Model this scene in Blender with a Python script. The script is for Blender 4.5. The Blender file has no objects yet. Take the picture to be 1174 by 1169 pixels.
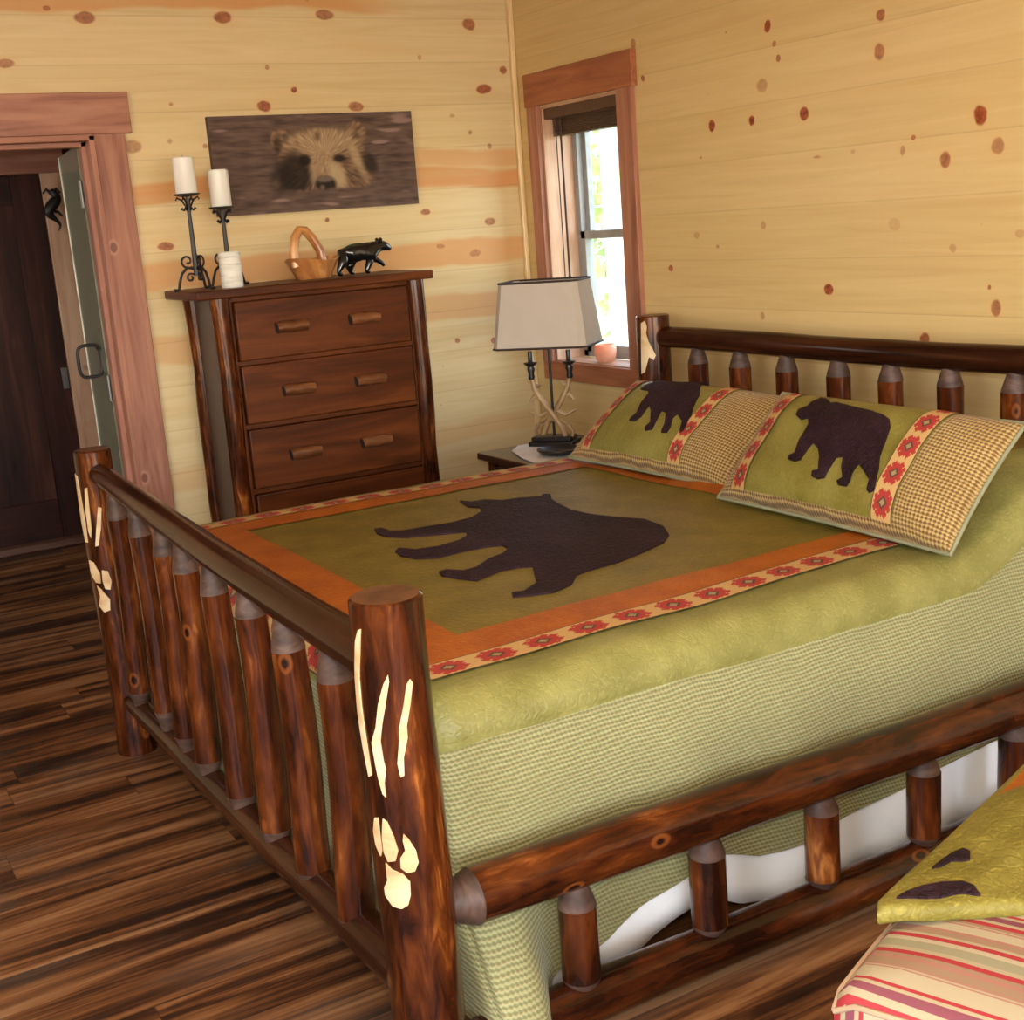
import bpy, bmesh, math, random
from mathutils import Vector, Matrix, noise
from mathutils.geometry import delaunay_2d_cdt
PI=math.pi
rnd=random.Random(7)
SC=bpy.context.scene
COL=SC.collection
V=Vector

# ------------------------------------------------------------------ camera
F,YAW,PIT,ROL=1484.307,math.radians(29.65373),math.radians(12.7111),math.radians(-4.31465)
EYE=V((0,0,1.5))
fwd=V((math.sin(YAW)*math.cos(PIT),math.cos(YAW)*math.cos(PIT),-math.sin(PIT)))
r0=V((math.cos(YAW),-math.sin(YAW),0)); u0=r0.cross(fwd)
rgt=math.cos(ROL)*r0+math.sin(ROL)*u0
upv=-math.sin(ROL)*r0+math.cos(ROL)*u0
cd=bpy.data.cameras.new('camera'); cam=bpy.data.objects.new('camera',cd); COL.objects.link(cam)
cd.sensor_fit='HORIZONTAL'; cd.sensor_width=36; cd.lens=36*F/1174
M3=Matrix((rgt,upv,-fwd)).transposed()
cam.matrix_world=Matrix.Translation(EYE)@M3.to_4x4()
cd.clip_start=.05; cd.clip_end=200
SC.camera=cam
def ray(px,py): return (px-587)/F*rgt-(py-584.5)/F*upv+fwd
def at(px,py,ax,val):
    d=ray(px,py); return EYE+d*((val-EYE[ax])/d[ax])

# ------------------------------------------------------------------ objects
ROOT={}
def tag(o,label=None,cat=None,group=None,kind=None):
    if label: o['label']=label
    if cat: o['category']=cat
    if group: o['group']=group
    if kind: o['kind']=kind
    return o
def thing(name,loc,label=None,cat=None,group=None,kind=None):
    o=bpy.data.objects.new(name,None); COL.objects.link(o); o.location=loc; o.empty_display_size=.05
    ROOT[o.name]=V(loc); return tag(o,label,cat,group,kind)
class MB:
    def __init__(s): s.v=[];s.f=[];s.lc=[];s.mi=[];s.uv={};s.col=None;s.sm=[]
    def add(s,vs,fs,lc=None,mi=0,smooth=True,uvs=None):
        b=len(s.v); s.v+=[V(p) for p in vs]
        s.lc+=[V(q) for q in (lc if lc else vs)]
        for k,f in enumerate(fs):
            if uvs: s.uv[len(s.f)]=uvs[k] if isinstance(uvs[0],(list,tuple)) and len(uvs)==len(fs) and isinstance(uvs[0][0],(list,tuple)) else [uvs[i] for i in f]
            s.f.append([b+i for i in f]); s.mi.append(mi[k] if isinstance(mi,list) else mi); s.sm.append(smooth)
        return s
    def box(s,c,d,rz=0,mi=0,axis=None,rm=None):
        c=V(c); h=V(d)/2; R=rm if rm else Matrix.Rotation(rz,3,'Z')
        loc=[V((x*h.x,y*h.y,z*h.z)) for x in(-1,1) for y in(-1,1) for z in(-1,1)]
        vs=[c+R@p for p in loc]
        fs=[(0,1,3,2),(4,6,7,5),(0,4,5,1),(2,3,7,6),(0,2,6,4),(1,5,7,3)]
        a=axis if axis is not None else max(range(3),key=lambda i:d[i])
        off=V((rnd.uniform(0,9),rnd.uniform(0,9),rnd.uniform(0,9)))
        o=[i for i in range(3) if i!=a]
        return s.add(vs,fs,[off+V((p[a],p[o[0]],p[o[1]])) for p in loc],mi,False)
    def tube(s,pts,rad,n=20,cap=True,mi=0,jit=0,sq=1,capmi=None,ph=0):
        pts=[V(p) for p in pts]; m=len(pts)
        if not isinstance(rad,(list,tuple)): rad=[rad]*m
        t0=(pts[1]-pts[0]).normalized()
        a=t0.orthogonal().normalized()
        if abs(t0.z)<.9: a=(V((0,0,1))-t0*t0.z).normalized()
        off=V((rnd.uniform(0,9),rnd.uniform(0,9),rnd.uniform(0,9))); L=0
        vs=[];lc=[]
        for i in range(m):
            t=((pts[min(i+1,m-1)]-pts[max(i-1,0)])).normalized()
            a=(a-t*a.dot(t)).normalized(); b=t.cross(a)
            if i: L+=(pts[i]-pts[i-1]).length
            for k in range(n):
                g=2*PI*k/n+ph; r=rad[i]
                if jit: r*=1+jit*noise.noise(V((L*4+off.x,math.cos(g)*1.2+off.y,math.sin(g)*1.2+off.z)))
                vs.append(pts[i]+(a*math.cos(g)+b*math.sin(g)*sq)*r)
                lc.append(off+V((L,math.cos(g)*rad[i],math.sin(g)*rad[i])))
        fs=[]
        for i in range(m-1):
            for k in range(n):
                k2=(k+1)%n; fs.append((i*n+k,i*n+k2,(i+1)*n+k2,(i+1)*n+k))
        ms=[mi]*len(fs)
        if cap:
            fs.append(tuple(range(n-1,-1,-1))); fs.append(tuple(range((m-1)*n,m*n)))
            ms+=[mi if capmi is None else capmi]*2
        return s.add(vs,fs,lc,ms)
    def lathe(s,c,prof,n=24,mi=0):
        c=V(c); vs=[];lc=[]
        for r,z in prof:
            for k in range(n):
                g=2*PI*k/n; p=V((r*math.cos(g),r*math.sin(g),z)); vs.append(c+p); lc.append(V((z,p.x,p.y)))
        fs=[]
        for i in range(len(prof)-1):
            for k in range(n):
                k2=(k+1)%n; fs.append((i*n+k,i*n+k2,(i+1)*n+k2,(i+1)*n+k))
        if prof[0][0]>1e-4: fs.append(tuple(range(n-1,-1,-1)))
        if prof[-1][0]>1e-4: fs.append(tuple(range((len(prof)-1)*n,len(prof)*n)))
        return s.add(vs,fs,lc,mi)
    def grid(s,nu,nv,fn,mi=0,uv=None,flip=False):
        vs=[fn(i/nu,j/nv) for j in range(nv+1) for i in range(nu+1)]
        fs=[];uvs=[];ms=[]
        for j in range(nv):
            for i in range(nu):
                a=j*(nu+1)+i; q=(a,a+1,a+nu+2,a+nu+1); q=q[::-1] if flip else q
                fs.append(q)
                uvs.append([(uv or (lambda x,y:(x,y)))((k%(nu+1))/nu,(k//(nu+1))/nv) for k in q])
                ms.append(mi(( i+.5)/nu,(j+.5)/nv) if callable(mi) else mi)
        return s.add(vs,fs,None,ms,True,uvs)
    def build(s,name,mats,parent=None,bevel=0,ang=40,weld=False):
        me=bpy.data.meshes.new(name)
        org=V((0,0,0)); p=parent
        while p is not None:
            if p.name in ROOT: org=ROOT[p.name]; break
            p=p.parent
        me.from_pydata([tuple(q-org) for q in s.v],[],s.f)
        at_=me.attributes.new('lc','FLOAT_VECTOR','POINT')
        at_.data.foreach_set('vector',[c for q in s.lc for c in q])
        if s.uv:
            ul=me.uv_layers.new(name='UVMap')
            for pi,pl in enumerate(me.polygons):
                if pi in s.uv:
                    for li,uvv in zip(pl.loop_indices,s.uv[pi]): ul.data[li].uv=uvv
        if s.col:
            ca=me.color_attributes.new('col','FLOAT_COLOR','POINT')
            ca.data.foreach_set('color',[c for q in s.col for c in (*q,1)])
        for m in (mats if isinstance(mats,(list,tuple)) else [mats]): me.materials.append(m)
        me.polygons.foreach_set('material_index',s.mi)
        me.polygons.foreach_set('use_smooth',s.sm)
        bm=bmesh.new(); bm.from_mesh(me)
        if weld: bmesh.ops.remove_doubles(bm,verts=bm.verts,dist=1e-5)
        bmesh.ops.recalc_face_normals(bm,faces=bm.faces)
        bm.to_mesh(me); bm.free()
        me.update()
        try: me.set_sharp_from_angle(angle=math.radians(ang))
        except Exception: pass
        o=bpy.data.objects.new(name,me); COL.objects.link(o)
        if parent is not None: o.parent=parent
        if bevel:
            b=o.modifiers.new('bevel','BEVEL'); b.width=bevel; b.segments=2; b.limit_method='ANGLE'; b.angle_limit=math.radians(50)
        return o
def struct(o): o['kind']='structure'; return o
def patch(mb,outline,fn,h,step=.02,mi=0,base=-.002):
    """fill a 2D outline with triangles and lay it on a surface fn(u,v,h)"""
    pts=[V(p).to_2d() for p in outline]; n=len(pts)
    dens=[]
    for i in range(n):
        a,b=pts[i],pts[(i+1)%n]; k=max(1,int((b-a).length/step))
        dens+=[a.lerp(b,j/k) for j in range(k)]
    n=len(dens)
    x0=min(p.x for p in dens);x1=max(p.x for p in dens);y0=min(p.y for p in dens);y1=max(p.y for p in dens)
    def inside(p):
        c=False
        for i in range(n):
            a,b=dens[i],dens[(i+1)%n]
            if (a.y>p.y)!=(b.y>p.y) and p.x<(b.x-a.x)*(p.y-a.y)/(b.y-a.y)+a.x: c=not c
        return c
    extra=[]
    gx=x0+step/2
    while gx<x1:
        gy=y0+step/2
        while gy<y1:
            p=V((gx,gy))
            if inside(p) and min((p-q).length for q in dens)>step*.35: extra.append(p)
            gy+=step
        gx+=step
    vs,es,fs,ov,_,_=delaunay_2d_cdt(dens+extra,[],[list(range(n))],1,1e-7)
    top=[fn(p.x,p.y,h) for p in vs]
    mb.add(top,[tuple(f) for f in fs],[V((p.x,p.y,0)) for p in vs],mi)
    rim=[fn(p.x,p.y,h) for p in dens]+[fn(p.x,p.y,base) for p in dens]
    mb.add(rim,[(i,(i+1)%n,n+(i+1)%n,n+i) for i in range(n)],None,mi)
    return mb

# ------------------------------------------------------------------ materials
class NT:
    def __init__(s,name):
        s.m=bpy.data.materials.new(name); s.m.use_nodes=True; s.t=s.m.node_tree; s.t.nodes.clear()
        s.out=s.t.nodes.new('ShaderNodeOutputMaterial'); s.b=s.n('ShaderNodeBsdfPrincipled'); s.link(s.b.outputs[0],s.out.inputs[0])
    def n(s,t,**kw):
        x=s.t.nodes.new(t)
        for k,v in kw.items(): setattr(x,k,v)
        return x
    def link(s,a,b): s.t.links.new(a,b)
    def put(s,sock,v):
        if isinstance(v,bpy.types.NodeSocket): s.link(v,sock)
        elif isinstance(v,(tuple,list)) and sock.type=='RGBA' and len(v)==3: sock.default_value=(*v,1)
        else: sock.default_value=v
    def m_(s,op,a,b=0.,c=0.,clamp=False):
        x=s.n('ShaderNodeMath',operation=op,use_clamp=clamp)
        for i,v in enumerate((a,b,c)): s.put(x.inputs[i],v)
        return x.outputs[0]
    def vm(s,op,a,b=(0,0,0),c=(0,0,0)):
        x=s.n('ShaderNodeVectorMath',operation=op)
        s.put(x.inputs[0],a); s.put(x.inputs[1],b)
        if op=='MULTIPLY_ADD': s.put(x.inputs[2],c)
        return x.outputs['Value'] if op in('LENGTH','DISTANCE','DOT_PRODUCT') else x.outputs[0]
    def attr(s,name='lc'): return s.n('ShaderNodeAttribute',attribute_name=name).outputs['Vector']
    def pos(s): return s.n('ShaderNodeNewGeometry').outputs['Position']
    def uv(s): return s.n('ShaderNodeUVMap').outputs[0]
    def sep(s,v):
        x=s.n('ShaderNodeSeparateXYZ'); s.put(x.inputs[0],v); return x.outputs
    def comb(s,x,y,z):
        c=s.n('ShaderNodeCombineXYZ')
        for i,v in enumerate((x,y,z)): s.put(c.inputs[i],v)
        return c.outputs[0]
    def noise(s,v,scale=1.,detail=4.,rough=.55,dist=0.):
        x=s.n('ShaderNodeTexNoise'); s.put(x.inputs['Vector'],v)
        for k,q in (('Scale',scale),('Detail',detail),('Roughness',rough),('Distortion',dist)): s.put(x.inputs[k],q)
        return x.outputs[0]
    def voro(s,v,scale=1.,out='Distance',feature='F1',rand=1.):
        x=s.n('ShaderNodeTexVoronoi',feature=feature); s.put(x.inputs['Vector'],v); s.put(x.inputs['Scale'],scale); x.inputs['Randomness'].default_value=rand
        return x.outputs[out]
    def white(s,v):
        x=s.n('ShaderNodeTexWhiteNoise',noise_dimensions='3D'); s.put(x.inputs[0],v); return x.outputs[0]
    def ramp(s,f,stops,interp='LINEAR'):
        x=s.n('ShaderNodeValToRGB'); x.color_ramp.interpolation=interp; e=x.color_ramp.elements
        while len(e)<len(stops): e.new(.5)
        for q,(p,c) in zip(e,stops): q.position=p; q.color=(*c,1) if len(c)==3 else c
        s.put(x.inputs[0],f); return x.outputs[0]
    def mix(s,f,a,b,blend='MIX'):
        x=s.n('ShaderNodeMix',data_type='RGBA',blend_type=blend)
        s.put(x.inputs[0],f); s.put(x.inputs[6],a); s.put(x.inputs[7],b); return x.outputs[2]
    def mr(s,v,a,b,c=0.,d=1.,smooth=True):
        x=s.n('ShaderNodeMapRange',interpolation_type='SMOOTHSTEP' if smooth else 'LINEAR')
        for i,q in enumerate((v,a,b,c,d)): s.put(x.inputs[i],q)
        return x.outputs[0]
    def bump(s,h,strength=.3,dist=.002):
        x=s.n('ShaderNodeBump'); x.inputs['Strength'].default_value=strength; x.inputs['Distance'].default_value=dist
        s.put(x.inputs['Height'],h); s.link(x.outputs[0],s.b.inputs['Normal'])
    def set(s,**kw):
        names={'col':'Base Color','rough':'Roughness','metal':'Metallic','coat':'Coat Weight','coatr':'Coat Roughness','spec':'Specular IOR Level','sheen':'Sheen Weight','trans':'Transmission Weight','sss':'Subsurface Weight','em':'Emission Color','ems':'Emission Strength','aniso':'Anisotropic'}
        for k,v in kw.items(): s.put(s.b.inputs[names[k]],v)
        return s.m
def plain(name,col,rough=.5,var=1.,**kw):
    t=NT(name)
    v=t.noise(t.pos(),14.,3.)
    c=t.mix(t.mr(v,.3,.7),tuple(x*(1-.1*var) for x in col),tuple(min(1,x*(1+.08*var)) for x in col))
    return t.set(col=c,rough=rough,**kw)
def grain(name,dark,mid,light,sa=2.,sc=22.,rough=.4,coat=0.,spec=.5,knots=0,bump=.12,lo=.36,hi=.66):
    t=NT(name); lc=t.attr()
    v=t.vm('MULTIPLY',lc,(sa,sc,sc))
    n=t.noise(v,1.,7.,.6,.7)
    n2=t.noise(t.vm('MULTIPLY',lc,(sa*.5,sc*.3,sc*.3)),1.,3.)
    f=t.m_('ADD',t.m_('MULTIPLY',n,.65),t.m_('MULTIPLY',n2,.35))
    c=t.ramp(f,[(lo,dark),((lo+hi)/2,mid),(hi,light)])
    if knots:
        d=t.voro(t.vm('MULTIPLY',lc,(1,1.4,1.4)),knots)
        c=t.mix(t.mr(d,.07,.13,.7,0.),c,light); c=t.mix(t.mr(d,.05,.085,.85,0.),c,tuple(x*.7 for x in dark))
    if bump: t.bump(n,bump,.002)
    return t.set(col=c,rough=rough,coat=coat,coatr=.12,spec=spec)
def logwood(name,scale=1.,amber=1.,base=1.,lo=-.02):
    t=NT(name); lc=t.attr()
    w=t.n('ShaderNodeTexNoise'); t.put(w.inputs['Vector'],t.vm('MULTIPLY',lc,(9,16,16))); w.inputs['Scale'].default_value=1.
    lv=t.vm('ADD',lc,t.vm('MULTIPLY',t.vm('SUBTRACT',w.outputs[1],(.5,.5,.5)),(.0,.022,.022)))
    n=t.noise(t.vm('MULTIPLY',lv,(6*scale,44*scale,44*scale)),1.,5.,.55,1.4)
    big=t.noise(t.vm('MULTIPLY',lc,(5,13,13)),1.,4.,.5,.6)
    f=t.m_('ADD',t.m_('MULTIPLY',n,.45),t.m_('MULTIPLY',big,.55))
    f=t.m_('ADD',f,lo)
    c=t.ramp(f,[(.36,(.012*base,.003*base,.0014*base)),(.47,(.044*base,.0095*base,.0024*base)),(.56,(.085*base,.020*base,.0042*base)),(.62,(.19*amber,.054*amber,.010)),(.70,(.46*amber,.17*amber,.036))])
    d=t.m_('ADD',t.voro(t.vm('MULTIPLY',lc,(1,1.6,1.6)),5.5),t.m_('MULTIPLY',t.m_('SUBTRACT',big,.5),.12))
    c=t.mix(t.mr(d,.11,.15,.6,0.),c,(.26*amber,.075*amber,.014)); c=t.mix(t.mr(d,.06,.10,1.,0.),c,(.014,.004,.002))
    t.bump(f,.12,.003)
    return t.set(col=c,rough=.16,spec=.34)
def pine(name,along,knots,bands):
    t=NT(name); p=t.sep(t.pos()); a=p[0 if along=='x' else 1]; z=p[2]
    row=t.m_('DIVIDE',t.m_('SUBTRACT',z,.1136),.1691); idx=t.m_('FLOOR',row); fr=t.m_('FRACT',row)
    rn=t.white(t.comb(idx,3.7 if along=='x' else 8.1,.5))
    v=t.comb(t.m_('MULTIPLY_ADD',rn,40.,t.m_('MULTIPLY',a,1.3)),t.m_('MULTIPLY',z,26.),t.m_('MULTIPLY',idx,3.1))
    g=t.noise(v,1.,5.,.55,1.2)
    wide=t.noise(t.comb(t.m_('MULTIPLY_ADD',rn,17.,t.m_('MULTIPLY',a,.7)),t.m_('MULTIPLY',z,7.),idx),1.,3.,.5,.4)
    c=t.ramp(g,[(.28,(.55,.395,.19)),(.5,(.60,.45,.235)),(.72,(.635,.49,.265))] if along=='x' else [(.28,(.535,.355,.145)),(.5,(.575,.40,.17)),(.72,(.61,.435,.195))])  # same boards; difference in light on the two walls put into the colours
    c=t.mix(t.m_('MULTIPLY',t.m_('SUBTRACT',rn,.5,clamp=True),.35),c,(.80,.60,.33))
    c=t.mix(t.mr(wide,.60,.72,0.,.22 if along=='x' else .12),c,(.60,.32,.12))
    for (z0,z1,a0,a1,st) in bands:
        wz=t.m_('MULTIPLY_ADD',t.m_('SUBTRACT',t.noise(t.comb(t.m_('MULTIPLY',a,1.6),t.m_('MULTIPLY',z,3.),z0),1.,3.),.5),.13,z)
        m=t.m_('MULTIPLY',t.mr(wz,z0-.008,z0+.012),t.mr(wz,z1-.012,z1+.012,1.,0.))
        m=t.m_('MULTIPLY',m,t.m_('MULTIPLY',t.mr(a,a0-.25,a0+.25),t.mr(a,a1-.25,a1+.25,1.,0.)))
        m=t.m_('MULTIPLY',m,t.mr(g,.25,.6,.65,1.))
        c=t.mix(t.m_('MULTIPLY',m,st),c,(.55,.20,.045))
    av=t.comb(a,z,0.)
    wob=t.vm('MULTIPLY',t.n('ShaderNodeTexNoise').outputs[1],(0,0,0))
    nz=t.n('ShaderNodeTexNoise'); t.put(nz.inputs['Vector'],av); nz.inputs['Scale'].default_value=22.
    av=t.vm('ADD',av,t.vm('MULTIPLY',t.vm('SUBTRACT',nz.outputs[1],(.5,.5,.5)),(.016,.012,0)))
    acc=None; halo=None
    for (ka,kz,ra,rz,st) in knots:
        d=t.vm('LENGTH',t.vm('MULTIPLY_ADD',av,(1/ra,1/rz,0),(-ka/ra,-kz/rz,0)))
        m=t.mr(d,.75,1.1,st,0.); h=t.mr(d,.9,2.6,.5*st,0.)
        acc=m if acc is None else t.m_('MAXIMUM',acc,m); halo=h if halo is None else t.m_('MAXIMUM',halo,h)
    rv=t.voro(t.comb(t.m_('MULTIPLY',a,2.2),t.m_('MULTIPLY',z,3.4),11. if along=='x' else 5.),1.6)
    acc=t.m_('MAXIMUM',acc,t.mr(rv,.022,.04,.6,0.))
    c=t.mix(t.m_('MULTIPLY',halo,.4),c,(.66,.36,.13))
    kc=t.ramp(t.noise(av,60.,2.),[(.35,(.15,.022,.008)),(.65,(.36,.085,.022))])
    c=t.mix(acc,c,kc)
    seam=t.m_('MAXIMUM',t.mr(fr,0.,.022,1.,0.,False),t.mr(fr,.985,1.,0.,1.,False))
    c=t.mix(t.m_('MULTIPLY',seam,.26 if along=='x' else .2),c,(.22,.11,.035))
    t.bump(t.m_('SUBTRACT',t.m_('MULTIPLY',g,.08),seam),.2,.002)
    return t.set(col=c,rough=.42,spec=.35)
RK=[(3.367,2.039,.017,.020,1),(2.879,1.995,.017,.017,.8),(2.887,1.894,.022,.027,.75),(3.337,1.981,.010,.009,.7),(3.322,1.934,.010,.013,.8),(3.401,1.86,.028,.022,.45),(3.667,1.758,.019,.022,1),(3.458,1.755,.015,.018,1),(3.208,1.752,.020,.023,1),(2.52,1.677,.024,.028,1),(2.641,1.568,.021,.025,.8),(2.461,1.591,.022,.024,.62),(2.759,1.638,.008,.008,.8),(2.802,1.607,.009,.014,.5),(2.835,1.395,.025,.019,.22),(2.387,1.355,.016,.012,.3),(3.417,1.411,.014,.014,.45),(3.774,1.386,.018,.012,.35),(3.937,1.272,.015,.012,.9),(3.114,1.199,.020,.018,1),(2.462,1.154,.018,.024,.75),(2.487,1.214,.006,.007,.8),(3.435,1.107,.012,.014,.5),(2.719,1.059,.020,.020,.9),(4.102,2.092,.016,.018,.6),(4.053,1.962,.014,.012,.8),(2.612,1.322,.013,.013,.35),(3.153,1.614,.018,.005,.5),(3.0,1.62,.01,.006,.3),(2.2,1.9,.02,.02,.8),(2.1,1.5,.02,.02,.8),(1.5,1.7,.02,.02,.8),(3.02,1.0,.015,.013,.6)]
BK=[(1.227,2.305,.042,.022,.8),(1.10,2.335,.014,.010,.7),(1.737,2.31,.038,.022,.85),(2.151,2.323,.040,.022,.75),(2.796,2.292,.032,.026,.8),(2.844,2.034,.040,.020,.9),(1.863,1.985,.030,.022,.9),(2.248,1.977,.034,.020,.75),(1.992,2.045,.014,.012,.9),(0.933,2.15,.034,.016,.7),(1.336,1.855,.036,.026,.6),(1.411,1.489,.032,.018,.85),(2.519,1.547,.024,.014,.8),(2.825,1.488,.028,.018,.7),(1.499,2.0,.008,.008,.6),(1.478,1.869,.01,.008,.4),(2.945,2.11,.018,.018,.8),(1.609,1.845,.01,.009,.6),(2.741,1.361,.03,.016,.5),(2.575,1.403,.02,.012,.5),(2.074,1.543,.010,.010,.8),(2.55,2.16,.01,.01,.5),(1.89,2.13,.01,.01,.6),(2.76,1.86,.01,.009,.6),(2.85,1.80,.012,.012,.6),(2.68,1.93,.012,.008,.4),(2.80,.98,.016,.016,.8),(2.62,1.0,.012,.012,.7)]
M={}
M['pine_r']=pine('knotty_pine_right','y',RK,[])
M['pine_b']=pine('knotty_pine_back','x',BK,[(1.64,1.715,-2,3.2,.75),(1.72,1.80,2.35,3.2,.5),(1.325,1.425,.9,3.2,.62),(1.045,1.16,-2,2.0,.45),(2.335,2.42,-2,2.4,.7),(1.09,1.20,2.3,3.2,.5),(.55,.64,-2,3.,.3)])
M['pine_trim']=grain('pale_pine_trim',(.60,.40,.18),(.70,.50,.25),(.76,.58,.32),rough=.4)
M['cedar']=grain('reddish_cedar',(.18,.055,.030),(.33,.130,.076),(.44,.205,.126),sa=1.6,sc=20,rough=.5,knots=3.5,bump=.15)
M['cedar_w']=grain('reddish_cedar_window',(.22,.06,.024),(.36,.115,.045),(.46,.18,.08),sa=1.6,sc=20,rough=.5,knots=3.,bump=.15)
M['cedar_in']=grain('pale_cedar_jamb',(.36,.17,.09),(.55,.32,.2),(.66,.44,.3),sa=1.6,sc=16,rough=.5,knots=2.5,bump=.1)
M['hall']=grain('shade_darkened_hall_board',(.05,.022,.012),(.10,.045,.022),(.17,.075,.04),rough=.55)  # darkness of the shaded hall put into the board colour
M['doord']=grain('dark_stained_door',(.012,.0035,.002),(.042,.011,.0065),(.10,.032,.02),sa=1.2,sc=14,rough=.55,spec=.2,bump=.1)
M['log']=logwood('dark_stained_log')
M['log_red']=logwood('dark_stained_log_rail',.8,.8,1.,-.035)
M['log_foot']=grain('smooth_dark_rail',(.012,.0035,.0018),(.032,.009,.0035),(.065,.02,.007),sa=2,sc=26,rough=.16,spec=.12,bump=.05)
M['spin']=logwood('peeled_spindle',.7,.85,1.2,-.005)
M['tenon']=grain('sanded_tenon',(.035,.018,.012),(.075,.040,.028),(.13,.075,.055),sa=40,sc=18,rough=.5,spec=.25)
M['endg']=grain('log_end_grain',(.05,.018,.008),(.10,.035,.014),(.15,.055,.022),sa=20,sc=30,rough=.32,spec=.35)
M['carve']=grain('bare_pale_carving',(.40,.20,.08),(.56,.37,.18),(.68,.52,.32),sa=6,sc=14,rough=.5,lo=.3,hi=.6)
M['dress']=grain('walnut_stained_pine',(.028,.0065,.0016),(.080,.019,.0038),(.155,.042,.009),sa=1.5,sc=13,rough=.4,spec=.2,bump=.04)
M['dress_side']=plain('grey_brown_side_panel',(.075,.047,.03),.5)
M['pull']=grain('log_pull',(.045,.014,.005),(.13,.043,.014),(.27,.105,.035),sa=5,sc=40,rough=.35,coat=.2)
M['pull_end']=plain('log_pull_end',(.022,.015,.014),.45)
M['iron']=plain('black_iron',(.014,.011,.011),.45,metal=.3)
M['wax']=plain('white_wax',(.74,.70,.63),.38,.2,sss=.15)
M['ns']=grain('nightstand_wood',(.02,.007,.004),(.05,.017,.008),(.095,.034,.015),rough=.3,coat=.2)
M['shade']=plain('linen_shade',(.43,.365,.30),.85,.2)
M['shade_trim']=plain('shade_trim',(.03,.015,.012),.7)
M['antler']=grain('antler',(.16,.085,.033),(.33,.20,.085),(.5,.36,.2),sa=5,sc=30,rough=.45)
M['bronze']=plain('dark_bronze',(.018,.014,.013),.32,metal=.4)
M['white_cloth']=plain('white_cloth',(.93,.95,.97),.9,.2)
M['doily']=plain('white_doily',(.72,.70,.70),.9)
M['frame']=plain('grey_window_frame',(.30,.30,.29),.4)
M['blind']=plain('brown_blind',(.085,.038,.02),.5)
M['cord']=plain('blind_cord',(.05,.025,.018),.7)
M['salt']=plain('pink_salt',(.85,.42,.28),.6,sss=.4)
M['burl']=grain('carved_cedar_basket',(.22,.07,.018),(.46,.19,.055),(.66,.36,.14),sa=5,sc=14,rough=.3,coat=.3)
M['blk']=NT('glossy_black_ceramic').set(col=(.004,.005,.006),rough=.12,coat=.5)
M['green_glaze']=NT('green_black_glaze').set(col=(.006,.035,.02),rough=.18,coat=.4)
M['leaf_door']=plain('reflection_tinted_door',(.22,.215,.15),.2)  # grey-green reflection on the glossy leaf put into its base colour
M['leaf_edge']=plain('cream_door_edge',(.75,.72,.58),.35)
M['steel']=plain('hinge_steel',(.16,.15,.14),.4,metal=.6)
M['thresh']=grain('threshold',(.06,.022,.012),(.11,.045,.026),(.16,.07,.04),rough=.45)
def birch():
    t=NT('birch_bark'); lc=t.attr()
    n=t.noise(t.vm('MULTIPLY',lc,(110,14,14)),1.,4.)
    return t.set(col=t.ramp(n,[(.26,(.25,.20,.16)),(.38,(.58,.54,.47)),(.6,(.72,.68,.61))]),rough=.7)
M['birch']=birch()
def floor_mat():
    t=NT('wood_plank_floor'); p=t.sep(t.pos()); x,y=p[0],p[1]
    row=t.m_('DIVIDE',y,.152); idx=t.m_('FLOOR',row); fr=t.m_('FRACT',row)
    rn=t.white(t.comb(idx,1.3,2.7))
    xs=t.m_('DIVIDE',t.m_('MULTIPLY_ADD',rn,7.3,x),1.22); bi=t.m_('FLOOR',xs); fx=t.m_('FRACT',xs)
    bn=t.white(t.comb(idx,bi,7.))
    v=t.comb(t.m_('MULTIPLY_ADD',bn,31.,t.m_('MULTIPLY',x,.8)),t.m_('MULTIPLY',y,13.),t.m_('MULTIPLY',bn,9.))
    n=t.noise(v,1.,6.,.62,.8)
    fine=t.noise(t.comb(t.m_('MULTIPLY',x,3.),t.m_('MULTIPLY',y,90.),bn),1.,4.,.6,.4)
    f=t.m_('ADD',t.m_('ADD',t.m_('MULTIPLY',n,.80),t.m_('MULTIPLY',fine,.20)),t.m_('MULTIPLY',t.m_('SUBTRACT',bn,.5),.035))
    c=t.ramp(f,[(.36,(.012,.005,.003)),(.44,(.040,.014,.006)),(.52,(.150,.058,.020)),(.60,(.25,.118,.048)),(.70,(.34,.195,.10))])
    c=t.mix(t.mr(t.noise(t.comb(t.m_('MULTIPLY',x,2.),t.m_('MULTIPLY',y,5.),bn),1.,2.),.5,.75,0.,.35),c,(.12,.095,.072))
    seam=t.m_('MAXIMUM',t.mr(fr,0.,.02,1.,0.,False),t.mr(fx,0.,.003,1.,0.,False))
    c=t.mix(t.m_('MULTIPLY',seam,.7),c,(.01,.005,.003))
    t.bump(t.m_('SUBTRACT',t.m_('MULTIPLY',f,.4),seam),.25,.002)
    return t.set(col=c,rough=.45,spec=.25)
M['floor']=floor_mat()
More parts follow.
